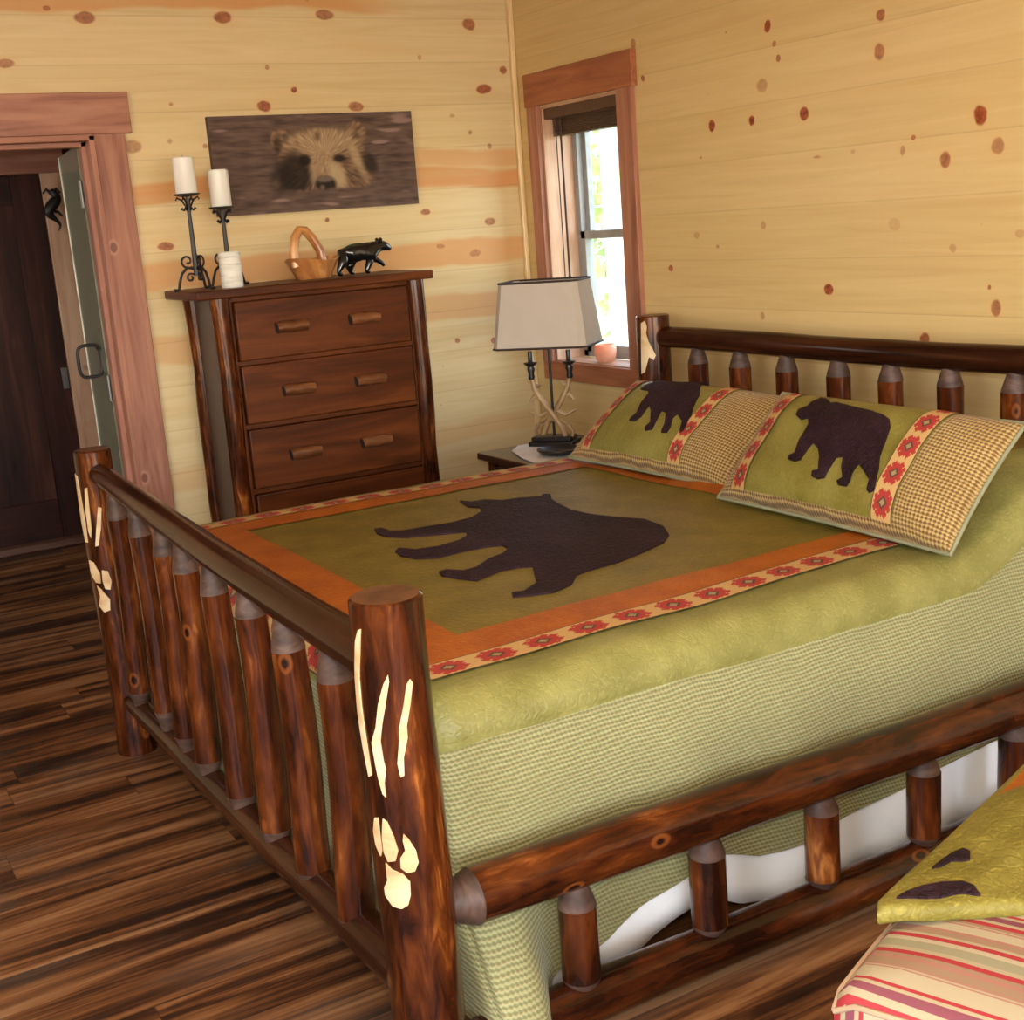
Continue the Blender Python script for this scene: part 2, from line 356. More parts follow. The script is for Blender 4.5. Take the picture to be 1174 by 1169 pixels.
def satin(name,a,b,rough=.5,spec=.25,bs=.22,sh=.16):
    t=NT(name); p=t.pos()
    n=t.noise(p,9.,3.)
    nz=t.n('ShaderNodeTexNoise'); t.put(nz.inputs['Vector'],p); nz.inputs['Scale'].default_value=34.; nz.inputs['Detail'].default_value=2.
    q=t.vm('ADD',p,t.vm('MULTIPLY',t.vm('SUBTRACT',nz.outputs[1],(.5,.5,.5)),(.045,.045,.045)))
    e=t.voro(q,46.,'Distance','DISTANCE_TO_EDGE')
    c=t.mix(t.mr(n,.3,.7),a,b)
    c=t.mix(t.mr(t.noise(t.vm('MULTIPLY',q,(60,150,150)),1.,3.),.52,.68,0.,sh),c,tuple(min(1,x*2.0) for x in b))  # streak highlights and lighter flecks put into the colour
    t.bump(t.mr(e,0.,.2),bs,.004)
    return t.set(col=c,rough=rough,spec=spec)
M['olive']=satin('olive_gold_satin',(.126,.089,.012),(.176,.127,.020))
M['green']=satin('lit_green_satin',(.165,.150,.040),(.225,.205,.062),.42,.3)  # same fabric as the centre; brighter light on the band put into its tone
M['pgreen']=satin('sham_green_satin',(.155,.125,.022),(.215,.18,.040),.42,.3)
M['orange']=satin('orange_satin',(.27,.062,.005),(.36,.095,.008))
M['bearfab']=satin('dark_bear_fabric',(.013,.0045,.0065),(.026,.010,.014),.7,.15,.5,.45)
M['throw']=satin('throw_satin',(.145,.115,.018),(.20,.16,.030),.5,.2,.25,.35)
M['piping']=plain('sage_piping',(.21,.205,.115),.8)
def weave(name,a,b,line,cell=.011,wx=.6,sl=.5):
    t=NT(name); u=t.sep(t.uv()); 
    wob=t.m_('MULTIPLY',t.m_('SUBTRACT',t.noise(t.uv(),7.,2.),.5),.02)
    x=t.m_('DIVIDE',t.m_('ADD',u[0],wob),cell); y=t.m_('DIVIDE',t.m_('ADD',u[1],wob),cell)
    sx=t.m_('SINE',t.m_('MULTIPLY',x,2*PI)); sy=t.m_('SINE',t.m_('MULTIPLY',y,2*PI))
    h=t.m_('MULTIPLY',t.m_('ADD',t.m_('MULTIPLY',t.m_('SINE',t.m_('MULTIPLY_ADD',y,2*PI*sl,t.m_('MULTIPLY',x,2*PI))),wx),sy),.5)
    n=t.noise(t.vm('MULTIPLY',t.uv(),(300,300,1)),1.,2.)
    f=t.mr(t.m_('ADD',h,t.m_('MULTIPLY',t.m_('SUBTRACT',n,.5),.9)),-.45,.4)
    c=t.mix(f,b,a)
    chk=t.m_('MULTIPLY',t.mr(t.m_('SINE',t.m_('MULTIPLY',y,PI)),.86,.97),t.mr(sx,-.2,.3))
    c=t.mix(t.m_('MULTIPLY',chk,.55),c,line)
    big=t.noise(t.uv(),5.,3.); c=t.mix(t.mr(big,.4,.7,0.,.25),c,b)
    t.bump(h,.35,.003)
    return t.set(col=c,rough=.75,sheen=.1,spec=.3)
M['hound']=weave('houndstooth_green',(.32,.30,.14),(.165,.158,.062),(.22,.10,.05),.0092)
M['tweed']=weave('tan_tweed',(.42,.285,.105),(.135,.068,.018),(.10,.045,.015),.0105,.9,0.)
def kilim(name,w,per):
    t=NT(name); u=t.sep(t.uv())
    x=t.m_('MULTIPLY',t.m_('SUBTRACT',t.m_('FRACT',t.m_('DIVIDE',u[0],per)),.5),.80*per/w); y=t.m_('SUBTRACT',u[1],.5)
    st=.05
    xa=t.m_('ABSOLUTE',t.m_('MULTIPLY',t.m_('ROUND',t.m_('DIVIDE',x,st)),st)); ya=t.m_('ABSOLUTE',t.m_('MULTIPLY',t.m_('ROUND',t.m_('DIVIDE',y,st)),st))
    s=t.m_('ADD',xa,ya); mx=t.m_('MAXIMUM',xa,ya); mn=t.m_('MINIMUM',xa,ya)
    star=t.m_('MAXIMUM',t.m_('LESS_THAN',s,.45),t.m_('LESS_THAN',mx,.25))
    arm=t.m_('LESS_THAN',t.m_('ADD',t.m_('ABSOLUTE',t.m_('SUBTRACT',xa,.34)),t.m_('ABSOLUTE',t.m_('SUBTRACT',ya,.16))),.14)
    arm2=t.m_('LESS_THAN',t.m_('ADD',t.m_('ABSOLUTE',t.m_('SUBTRACT',xa,.16)),t.m_('ABSOLUTE',t.m_('SUBTRACT',ya,.32))),.13)
    star=t.m_('MAXIMUM',star,t.m_('MAXIMUM',arm,arm2))
    c=t.mix(star,(.46,.28,.10),(.31,.008,.010))
    c=t.mix(t.m_('LESS_THAN',s,.215),c,(.04,.02,.012))
    c=t.mix(t.m_('LESS_THAN',s,.11),c,(.30,.20,.09))
    ay=t.m_('ABSOLUTE',y)
    c=t.mix(t.m_('GREATER_THAN',ay,.465),c,(.045,.018,.012))
    c=t.mix(t.m_('MULTIPLY',t.mr(t.noise(t.vm('MULTIPLY',t.uv(),(500,40,1)),1.,2.),.4,.7),.2),c,(.4,.25,.1))
    return t.set(col=c,rough=.75)
M['kilim']=kilim('star_trim_weave',.072,.108)
M['kilim_s']=kilim('star_sham_weave',.068,.092)
def stripes():
    t=NT('striped_upholstery'); u=t.sep(t.uv())
    be=(.32,.25,.145); be2=(.36,.29,.18); rd=(.30,.018,.022); ol=(.24,.21,.12); tn=(.25,.15,.085); mr_=(.17,.038,.05); pk=(.30,.13,.09)
    seq=[(rd,3),(be,2),(mr_,4),(be,2),(rd,2),(be2,9),(pk,1),(be,1),(pk,1),(tn,5),(pk,3),(tn,2),(rd,3),(be,3),(ol,6),(be2,3),(rd,3),(be,2),(tn,4),(pk,2),(be2,6),(pk,1),(be,1),(tn,2)]
    tot=sum(w for _,w in seq); stops=[];acc=0
    for c,w in seq: stops.append((acc/tot,c)); acc+=w
    f=t.m_('FRACT',t.m_('DIVIDE',u[0],.225))
    c=t.ramp(f,stops,'CONSTANT')
    n=t.noise(t.vm('MULTIPLY',t.uv(),(700,700,1)),1.,2.)
    t.bump(n,.15,.001)
    return t.set(col=c,rough=.8)
M['stripe']=stripes()
def vcol(name,rough=.5):
    t=NT(name); a=t.n('ShaderNodeAttribute',attribute_name='col'); return t.set(col=a.outputs['Color'],rough=rough,spec=.15)
M['photo']=vcol('printed_canvas',.55)
def glass():
    t=NT('window_glass'); tr=t.n('ShaderNodeBsdfTransparent'); gl=t.n('ShaderNodeBsdfGlossy'); gl.inputs['Roughness'].default_value=.02
    mx=t.n('ShaderNodeMixShader'); mx.inputs[0].default_value=.05
    tr.inputs[0].default_value=(.95,.98,.97,1)
    t.link(tr.outputs[0],mx.inputs[1]); t.link(gl.outputs[0],mx.inputs[2]); t.link(mx.outputs[0],t.out.inputs[0]); t.t.nodes.remove(t.b)
    return t.m
M['glass']=glass()
M['ceil']=grain('pine_ceiling',(.58,.36,.16),(.68,.47,.23),(.74,.55,.3),rough=.5)
M['bark']=grain('grey_bark',(.22,.22,.20),(.36,.36,.33),(.5,.5,.46),sa=6,sc=16,rough=.9)
def leafm(name,a,b):
    t=NT(name); n=t.noise(t.pos(),3.,3.)
    return t.set(col=t.mix(t.mr(n,.35,.65),a,b),rough=.6,sss=0.)
M['leaf']=leafm('bright_foliage',(.17,.25,.04),(.34,.42,.12))
M['grass']=leafm('grass',(.22,.27,.10),(.34,.38,.18))

# ------------------------------------------------------------------ room shell
XR,YB,ZC=3.0,4.963,2.72
XL,YF=-2.4,-2.6
b=MB()
def wb(b,x0,x1,y0,y1,z0,z1): b.box(((x0+x1)/2,(y0+y1)/2,(z0+z1)/2),(x1-x0,y1-y0,z1-z0))
wy0,wy1,wz0,wz1=4.205,4.778,.872,1.94
for a in ((YF,wy0,0,ZC),(wy1,YB+.2,0,ZC),(wy0,wy1,0,wz0),(wy0,wy1,wz1,ZC)): wb(b,XR,XR+.2,*a)
struct(b.build('wall_right',M['pine_r']))
b=MB(); dx0,dx1,dz=.40,1.195,1.905
wb(b,XL,dx0,YB,YB+.2,0,ZC); wb(b,dx1,XR,YB,YB+.2,0,ZC); wb(b,dx0,dx1,YB,YB+.2,dz,ZC)
struct(b.build('wall_back',M['pine_b']))
# the two walls behind the camera have unseen windows, put in to light the room
b=MB()
for a in ((YF,-1.9,0,ZC),(1.7,YB+.2,0,ZC),(-1.9,1.7,0,.6),(-1.9,1.7,2.3,ZC)): wb(b,XL-.2,XL,*a)
struct(b.build('wall_left',M['pine_r']))
b=MB()
for x0,x1,z0,z1 in ((XL-.2,-1.6,0,ZC),(2.2,XR+.2,0,ZC),(-1.6,2.2,0,.5),(-1.6,2.2,2.35,ZC)): wb(b,x0,x1,YF-.2,YF,z0,z1)
struct(b.build('wall_front',M['pine_b']))
b=MB(); b.box(((XL+XR)/2,(YF+YB)/2,-.05),(XR-XL+.4,YB-YF+.4,.1)); struct(b.build('floor',M['floor']))
b=MB(); b.box(((XL+XR)/2,(YF+YB)/2,ZC+.06),(XR-XL+.4,YB-YF+.4,.12),axis=1); struct(b.build('ceiling',M['ceil']))
# small hall beyond the open doorway
b=MB(); b.box((.65,6.15,-.05),(2.9,1.97,.1)); struct(b.build('floor.001',M['floor']))
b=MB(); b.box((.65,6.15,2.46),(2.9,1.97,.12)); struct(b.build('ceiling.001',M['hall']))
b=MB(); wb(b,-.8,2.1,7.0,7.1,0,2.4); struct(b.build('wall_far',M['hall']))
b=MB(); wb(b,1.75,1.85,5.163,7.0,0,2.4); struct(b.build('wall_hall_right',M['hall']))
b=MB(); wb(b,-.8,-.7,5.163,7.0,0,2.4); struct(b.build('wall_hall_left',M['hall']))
# corner trim, baseboards
b=MB(); b.box((XR-.012,YB-.012,ZC/2),(.024,.024,ZC)); struct(b.build('trim_1',M['pine_trim'],bevel=.006))
b=MB(); b.box(((1.31+XR)/2,YB-.009,.06),(XR-1.31,.018,.12)); struct(b.build('baseboard_back',M['cedar'],bevel=.003))
b=MB(); b.box((XR-.009,(YF+YB)/2,.06),(.018,YB-YF-.05,.12)); struct(b.build('baseboard_right',M['cedar'],bevel=.003))
# doorway casing
t2=thing('trim_2',(.8,YB,0),kind='structure')
b=MB(); b.box((.80,YB-.014,1.974),(1.07,.028,.145)); b.build('door_header',M['cedar'],t2,.003)
for x in (1.252,.345):
    b=MB(); b.box((x,YB-.011,.957),(.113,.022,1.915)); b.build('door_casing',M['cedar'],t2,.003)
b=MB(); b.box((1.188,YB+.085,.95),(.024,.21,1.90)); b.box((1.168,YB+.06,.945),(.022,.05,1.89)); b.build('door_jamb',M['cedar'],t2,.003)
b=MB(); b.box((.408,YB+.085,.95),(.024,.21,1.90)); b.build('door_jamb',M['cedar'],t2,.003)
b=MB(); b.box((.80,YB+.085,1.892),(.80,.21,.024)); b.box((.80,YB+.06,1.872),(.76,.05,.02)); b.build('head_jamb',M['cedar'],t2,.003)
# door leaf swung into the hall
d1=thing('door_1',(1.16,5.1,0),kind='structure')
def leafpt(s,off,z):
    d=V((.067,.64,0)).normalized(); n=V((-d.y,d.x,0)); p=V((1.158,5.075,0))+d*s+n*off; p.z=z; return p
ang=math.atan2(.64,.067)
c=leafpt(.31,-.018,.945); b=MB(); b.box(c,(.62,.036,1.86),rz=ang,axis=2); b.build('door_leaf',M['leaf_door'],d1,.002)
c=leafpt(.622,-.018,.945); b=MB(); b.box(c,(.012,.042,1.86),rz=ang,axis=2); b.build('edge_strip',M['leaf_edge'],d1,.002)
for z in (1.70,.975,.25):
    b=MB(); b.box((1.171,5.055,z),(.012,.04,.11)); b.tube([(1.152,5.062,z-.05),(1.152,5.062,z+.05)],.007,10); b.build('hinge',M['steel'],d1,.001)
b=MB(); cc=V((1.128,5.22,1.073)); pts=[]
for k in range(33):
    g=2*PI*k/32; ex=.5
    pts.append(cc+V((.044*math.copysign(abs(math.cos(g))**ex,math.cos(g)),0,.062*math.copysign(abs(math.sin(g))**ex,math.sin(g)))))
b.tube(pts,.0065,10,cap=False); b.tube([cc+V((.03,0,.05)),cc+V((.055,0,.05))],.008,8); b.build('door_handle',M['iron'],d1,weld=True)
# far dark door in the hall
d2=thing('door_2',(1.0,6.98,0),kind='structure')
b=MB()
for x0,x1,z0,z1 in ((.64,.78,.02,1.88),(1.24,1.385,.02,1.88),(.78,1.24,1.74,1.88),(.78,1.24,.02,.24)): b.box(((x0+x1)/2,6.975,(z0+z1)/2),(x1-x0,.05,z1-z0))
b.build('door_leaf',M['doord'],d2,.003)
b=MB(); b.box((1.01,6.985,.99),(.46,.03,1.5),axis=2); b.build('door_panel',M['doord'],d2)
b=MB(); b.box((1.365,6.945,.86),(.03,.012,.11)); b.build('latch_plate',M['steel'],d2,.002)
t3=thing('trim_3',(1.0,6.97,0),kind='structure')
b=MB(); b.box((1.445,6.965,.95),(.115,.07,1.9)); b.build('door_casing',M['cedar_in'],t3,.003)
b=MB(); b.box((.58,6.965,.95),(.115,.07,1.9)); b.build('door_casing',M['cedar_in'],t3,.003)
b=MB(); b.box((1.01,6.965,1.95),(1.0,.08,.13)); b.build('door_header',M['cedar'],t3,.003)
b=MB(); b.box((1.0,6.93,.018),(.78,.1,.036)); b.build('threshold',M['thresh'],t3,.004)
# lizard ornament
lz=thing('lizard_hook',(1.43,6.92,1.7),'black iron lizard ornament on the wooden door casing in the hall','ornament')
b=MB(); Lp=[]
for k in range(40):
    s=k/39; Lp.append(V((1.425+.045*math.sin(s*9.0)*(1-.4*s)*.8*(.6+.4*s),6.921,1.80-.20*s)))
b.tube(Lp,[.012+.016*math.sin(min(1,k/28)*PI) if k<28 else .011*(1-(k-28)/14) for k in range(40)],10); b.build('lizard_body',M['iron'],lz)
for (x,z,dx,dz) in ((1.43,1.775,-.045,.02),(1.43,1.775,.04,.02),(1.42,1.70,-.045,-.01),(1.42,1.70,.045,-.02)):
    b=MB(); b.tube([(x,6.921,z),(x+dx*.6,6.919,z+dz+.012),(x+dx,6.921,z+dz-.01)],[.008,.007,.005],8); b.build('lizard_leg',M['iron'],lz)

# ------------------------------------------------------------------ window on the right wall
w=thing('window_1',(XR,4.49,wz0),kind='structure')
b=MB(); b.box((XR-.013,4.475,2.008),(.026,.775,.132)); b.build('window_header',M['cedar_w'],w,.003)
b=MB(); b.box((XR-.011,4.817,1.41),(.022,.078,1.07)); b.build('window_casing',M['cedar'],w,.003)
b=MB(); b.box((XR-.011,4.155,1.41),(.022,.10,1.07)); b.build('window_casing',M['cedar'],w,.003)
b=MB(); b.box((XR-.011,4.48,.838),(.022,.745,.078)); b.build('window_apron',M['cedar_w'],w,.003)
b=MB(); b.box((XR+.06,4.49,.876),(.13,.575,.014)); b.build('window_sill',M['cedar_in'],w,.002)
b=MB()
b.box((XR+.07,4.773,1.40),(.14,.012,1.06),axis=2); b.box((XR+.07,4.21,1.40),(.14,.012,1.06),axis=2); b.box((XR+.07,4.49,1.934),(.14,.575,.012))
b.build('window_jamb',M['cedar_in'],w)
fx=XR+.15
b=MB(); y0,y1,z0,z1=4.216,4.768,.883,1.93
for (a0,a1,c0,c1) in ((y0,y0+.035,z0,z1),(y1-.035,y1,z0,z1),(y0,y1,z0,z0+.03),(y0,y1,z1-.035,z1)): wb(b,fx-.01,fx+.05,a0,a1,c0,c1)
b.build('window_frame',M['frame'],w,.002)
def sash(x,z0,z1):
    b=MB(); Y0,Y1=y0+.03,y1-.03; wd=.034
    for (a0,a1,c0,c1) in ((Y0,Y0+wd,z0,z1),(Y1-wd,Y1,z0,z1),(Y0,Y1,z0,z0+wd),(Y0,Y1,z1-wd,z1)): wb(b,x-.014,x+.014,a0,a1,c0,c1)
    f=b.build('window_sash',M['frame'],w,.002)
    b=MB(); wb(b,x-.003,x+.003,Y0+wd,Y1-wd,z0+wd,z1-wd); b.build('window_pane',M['glass'],f)
sash(fx+.03,1.385,1.90); sash(fx+.0,.905,1.42)
bl=thing('window_blind',(XR+.05,4.49,1.88),'brown blind drawn up at the top of the window, cords hanging','blind')
b=MB(); b.box((XR+.03,4.49,1.912),(.05,.545,.055)); b.build('valance',M['blind'],bl,.004)
b=MB()
for k in range(9): b.box((XR+.065,4.49,1.818+k*.008),(.045,.53,.0055))
b.build('stacked_slats',M['blind'],bl)
for y,zz in ((4.722,1.03),(4.69,1.24),(4.683,1.24)):
    b=MB(); b.tube([(XR+.035,y,1.9),(XR+.036,y,1.5),(XR+.036,y,zz)],.0025,8); b.tube([(XR+.036,y,zz),(XR+.036,y,zz-.035)],[.004,.007],10); b.build('cord',M['cord'],bl)
v=thing('votive_holder',(3.055,4.48,.883),'pink stone candle cup on the window sill behind the lamp','candle holder')
b=MB(); b.lathe((3.055,4.48,.883),[(.030,0),(.041,.012),(.046,.04),(.045,.068),(.041,.074),(.034,.072),(.031,.045),(.001,.04)]); b.build('cup',M['salt'],v)

# ------------------------------------------------------------------ outdoors
b=MB(); b.box((22,12,-.55),(37,50,.1)); struct(b.build('ground',M['grass']))
def tree(x,y,h,tr,lean,cr,label,seed,n=1500,low=1.2,lz=.34):
    q=random.Random(seed); t=thing('tree',(x,y,-.5),label,'tree','trees outside the window')
    b=MB(); pts=[V((x+lean*s+.1*math.sin(3*s+seed),y+.1*math.sin(2*s),-.5+h*s)) for s in [k/8 for k in range(9)]]
    b.tube(pts,[tr*(1-.07*k) for k in range(9)],14,jit=.15); b.build('trunk',M['bark'],t)
    b=MB()
    for _ in range(n):
        while True:
            p=V((q.uniform(-1,1),q.uniform(-1,1),q.uniform(-1,1)))
            if p.length<1 and noise.noise(p*2.2+V((seed,0,0)))>-.12: break
        c=V((x+lean*.7,y,low+(h-low)*.5))+V((p.x*cr,p.y*cr,p.z*(h-low)*.55))
        e=V((q.uniform(-1,1),q.uniform(-1,1),q.uniform(-1,1))).normalized(); f=e.orthogonal().normalized(); s=q.uniform(.12,.28)*lz/.34
        b.add([c-e*s,c+f*s*.55,c+e*s,c-f*s*.55],[(0,1,2,3)],None,0,False)
    b.build('foliage',M['leaf'],t)
tree(7.4,10.55,6.5,.11,.25,.9,'leaning grey tree trunk close outside the upper window pane',3,160,3.9)
tree(11.0,15.45,6,.10,.1,1.15,'leafy tree seen low in the middle of the window',5,420,-.2)
tree(14.2,20.6,8,.12,-.1,1.5,'leafy tree farthest from the window, seen behind the others',8,420,.3)
# ------------------------------------------------------------------ bed
BX0,BX1,BY0,BY1=.80,2.84,1.82,3.832
bed=thing('log_bed',((BX0+BX1)/2,(BY0+BY1)/2,0),'dark stained log bed with carved posts, spindles and side rails','bed')
def post(x,y,r,h,sub=None,tilt=(0,0)):
    b=MB(); n=14; pts=[];rad=[]
    for k in range(n+1):
        s=k/n; pts.append(V((x+.004*math.sin(5*s+x),y+.004*math.sin(4*s+y),h*s))); rad.append(r*(1.04-.07*s+.02*math.sin(9*s+x*3)))
    pts.append(pts[-1]+V((0,0,.004))); rad.append(rad[-1]-.005)
    b.tube(pts,rad,32,jit=.015,capmi=1)
    return b.build('post',[M['log'],M['endg']],bed,ang=28)
P_fn=post(BX0-.005,BY0,.0625,.93); P_ff=post(BX0,BY1,.056,.93)
P_hn=post(BX1,BY0,.058,1.13); P_hf=post(BX1-.008,BY1+.008,.064,1.112)
# pale carvings cut into the posts
def onpost(cx,cy,r,hgt):
    def fn(a,z,h):
        s=z/hgt; rr=r*(1.04-.07*s+.02*math.sin(9*s+cx*3))+h
        return V((cx+.004*math.sin(5*s+cx)+rr*math.cos(a/r),cy+.004*math.sin(4*s+cy)+rr*math.sin(a/r),z))
    return fn
def carve(par,cx,cy,r,hgt,polys,name):
    for poly in polys:
        b=MB(); out=[]
        for px,py in poly:
            d=ray(px,py); A=d.x**2+d.y**2; ox,oy=EYE.x-cx,EYE.y-cy; B=ox*d.x+oy*d.y; C=ox*ox+oy*oy-r*r
            q=B*B-A*C; tt=(-B-math.sqrt(q))/A if q>0 else -B/A
            p=EYE+d*tt; a=math.atan2(p.y-cy,p.x-cx)
            if a>1.5: a-=2*PI
            out.append((a*r,p.z))
        patch(b,out,onpost(cx,cy,r,hgt),.0022,.006,base=-.006); b.build(name,M['carve'],par,ang=60)
cv=lambda L:[(360+x/2.21,640+y/2.21) for x,y in L]
claw=[[(105,210),(112,180),(119,178),(117,240),(115,300),(122,370),(138,470),(150,545),(144,548),(130,480),(114,385),(106,300)],
 [(190,293),(193,312),(184,370),(176,420),(172,460),(180,510),(186,530),(182,565),(186,600),(178,592),(166,548),(155,490),(150,462),(160,425),(165,370),(178,318)],
 [(247,303),(253,312),(248,360),(238,420),(240,450),(230,500),(231,545),(222,550),(214,515),(219,455),(218,430),(230,370),(238,318)]]
carve(P_fn,BX0-.005,BY0,.0625,.93,[cv(c) for c in claw],'claw_mark')
paw=[[(158,652),(166,652),(170,690),(176,735),(172,750),(160,720),(155,685)],[(178,655),(188,662),(205,700),(215,735),(208,762),(190,764),(180,740),(176,700)],[(228,693),(240,705),(258,735),(264,765),(255,788),(236,792),(221,780),(220,755),(232,735),(226,710)],[(184,768),(200,785),(225,795),(243,815),(244,850),(238,875),(222,885),(200,878),(182,850),(180,830),(188,812)]]
carve(P_fn,BX0-.005,BY0,.0625,.93,[cv(c) for c in paw],'paw_print')
cf=lambda L:[(60+x/2.85,490+y/2.85) for x,y in L]
carve(P_ff,BX0,BY1,.056,.93,[cf(c) for c in ([(76,150),(84,160),(98,230),(112,300),(122,375),(114,372),(100,300),(84,220)],[(110,200),(118,196),(126,260),(134,330),(132,360),(124,340),(114,270)],[(154,260),(166,262),(164,330),(156,385),(146,388),(150,320)])],'claw_mark')
carve(P_ff,BX0,BY1,.056,.93,[cf(c) for c in ([(126,432),(140,440),(160,475),(162,508),(148,506),(132,475)],[(166,465),(184,468),(196,500),(192,528),(176,526),(168,500)],[(150,515),(164,528),(190,560),(190,595),(172,602),(156,580),(160,550)])],'paw_print')
ch=lambda L:[(720+x/2.586,330+y/2.586) for x,y in L]
carve(P_hf,BX1-.008,BY1+.008,.064,1.112,[ch(c) for c in ([(37,105),(48,98),(55,115),(52,135),(60,160),(72,180),(82,200),(76,215),(62,205),(56,225),(50,250),(40,255),(38,180)],)],'claw_mark')

def rail(name,p0,p1,ra,rb,mat,t0=0,t1=0,bow=.004,jit=.05,tn=.62):
    """log from p0 to p1; t0/t1: lengths of the tapered tenon ends"""
    p0,p1=V(p0),V(p1); L=(p1-p0).length; b=MB(); d=(p1-p0).normalized()
    def pt(s): return p0+d*s+V((0,0,1) if abs(d.z)<.9 else (1,0,0))*bow*math.sin(s/L*PI*2+L*7)
    def R(s): return ra+(rb-ra)*s/L
    n=max(6,int(L/.09)); a=t0;e=L-t1
    ss=[a+(e-a)*k/n for k in range(n+1)]
    b.tube([pt(s) for s in ss],[R(s) for s in ss],24,jit=jit,cap=not(t0 or t1))
    for (s0,s1,on) in ((a,0,t0),(e,L,t1)):
        if on:
            b.tube([pt(s0),pt(s0+(s1-s0)*.12),pt(s0+(s1-s0)*.7),pt(s1)],[R(s0)*1.0,R(s0)*.965,R(s0)*(tn+.08),R(s0)*tn],24,mi=1,jit=.02)
    return b.build(name,[mat,M['tenon']],bed,ang=45)
rail('foot_rail',(BX0,BY1-.02,.862),(BX0,BY0+.02,.795),.031,.041,M['log_foot'],.02,.02)
rail('lower_foot_rail',(BX0,BY1-.02,.165),(BX0,BY0+.02,.222),.030,.044,M['log_foot'],.03,.05)
ftop=[(3.632,.79),(3.41,.78),(3.165,.775),(2.994,.765),(2.784,.757),(2.537,.762),(2.327,.742),(2.085,.748)]
fbot=[(3.664,.215),(3.376,.24),(3.192,.23),(3.014,.222),(2.756,.222),(2.535,.226),(2.32,.22),(2.108,.216)]
for k,((ya,za),(yb,zb)) in enumerate(zip(ftop,fbot)):
    r=.029+.006*k/7
    rail('spindle',(BX0,yb,zb-.03),(BX0,ya,za+.055),r*1.05,r*.98,M['spin'],.055,.085,.003,.05,.6)
rail('side_rail',(BX0+.045,BY0,.366),(BX1-.045,BY0,.352),.050,.050,M['log_red'],.055,.055)
rail('lower_side_rail',(BX0+.045,BY0,.082),(BX1-.045,BY0,.078),.045,.044,M['log_red'],.05,.05)
for x in (1.109,1.409,1.705,2.0,2.292,2.59):
    rail('side_spindle',(x,BY0,.095),(x,BY0,.345),.036,.036,M['spin'],.04,.065,0,.05,.5)
rail('side_rail',(BX0+.045,BY1,.36),(BX1-.045,BY1,.36),.05,.05,M['log_red'],.05,.05)
rail('lower_side_rail',(BX0+.045,BY1,.08),(BX1-.045,BY1,.08),.045,.045,M['log_red'],.05,.05)
rail('head_rail',(BX1,BY1-.04,1.035),(BX1,BY0+.04,1.042),.038,.040,M['log_foot'],.02,.02)
rail('lower_head_rail',(BX1,BY1-.04,.3),(BX1,BY0+.04,.3),.042,.042,M['log_foot'],.03,.03)
for y in (3.592,3.368,3.141,2.91,2.699,2.481,2.265,2.05):
    rail('head_spindle',(BX1,y,.30),(BX1,y,1.03),.036,.036,M['spin'],.05,.075,.003,.06,.5)

# ------------------------------------------------------------------ mattress, quilt, white sheet
mt=MB(); mt.box((1.88,2.83,.565),(1.84,1.62,.20)); tag(mt.build('mattress',M['white_cloth'],None,.05),'thick mattress hidden under the bear quilt','mattress')
ZT=.69; QX0,QX1,QY0,QY1,QR=.955,2.77,1.985,3.67,.075
def sstep(a,b_,x):
    t=max(0,min(1,(x-a)/(b_-a))); return t*t*(3-2*t)
def qtop(x,y):
    z=ZT+.004*noise.noise(V((x*4,y*4,1)))
    e=min(1,max(0,(y-1.80)/.42))*min(1,max(0,(3.86-y)/.42))
    z+=sstep(2.22+.24*sstep(2.9,3.5,y),2.62+.10*sstep(2.9,3.5,y),x)*(.10+.07*e*(2-e))*max(0,min(1,(e)*2.2))
    return z
def lerpl(L,x):
    if x<=L[0][0]: return L[0][1]
    for (a,b_),(c,d) in zip(L,L[1:]):
        if x<=c: return b_+(d-b_)*(x-a)/(c-a)
    return L[-1][1]
HEM=[(.9,.03),(1.03,.03),(1.107,.105),(1.228,.111),(1.325,.16),(1.446,.195),(1.514,.201),(1.62,.165),(1.72,.165),(1.75,.165),(1.82,.173),(2.02,.197),(2.12,.214),(2.32,.224),(2.8,.2)]
SEAM=[(.88,.592),(1.1,.612),(1.4,.638),(1.7,.645),(1.95,.65),(2.2,.668),(2.4,.70),(2.8,.74)]
quilt=thing('bear_quilt',(1.9,2.83,.69),'green and orange quilt with a big dark bear spread over the bed','quilt')
b=MB(); NX,NY=90,80
vs=[V((QX0+(QX1-QX0)*i/NX,QY0+(QY1-QY0)*j/NY,0)) for j in range(NY+1) for i in range(NX+1)]
for p in vs: p.z=qtop(p.x,p.y)
fs=[];ms=[]
for j in range(NY):
    for i in range(NX):
        a=j*(NX+1)+i; fs.append((a,a+1,a+NX+2,a+NX+1))
        y=QY0+(QY1-QY0)*(j+.5)/NY
        ms.append(1 if (y<2.10 or y>3.60) else 0)
b.add(vs,fs,None,ms,True,[[(vs[k].x,vs[k].y) for k in f] for f in fs])
per=[]
for i in range(NX,-1,-1): per.append((QX0+(QX1-QX0)*i/NX,QY1,(0,1)))
for k in range(1,8): g=PI/2*k/8; per.append((QX0,QY1,(-math.sin(g),math.cos(g))))
for j in range(NY,-1,-1): per.append((QX0,QY0+(QY1-QY0)*j/NY,(-1,0)))
for k in range(1,16): g=PI/2*k/16; per.append((QX0,QY0,(-math.cos(g),-math.sin(g))))
for i in range(0,NX+1): per.append((QX0+(QX1-QX0)*i/NX,QY0,(0,-1)))
rows=[];N1,N2=6,34
U=0;prev=None;us=[]
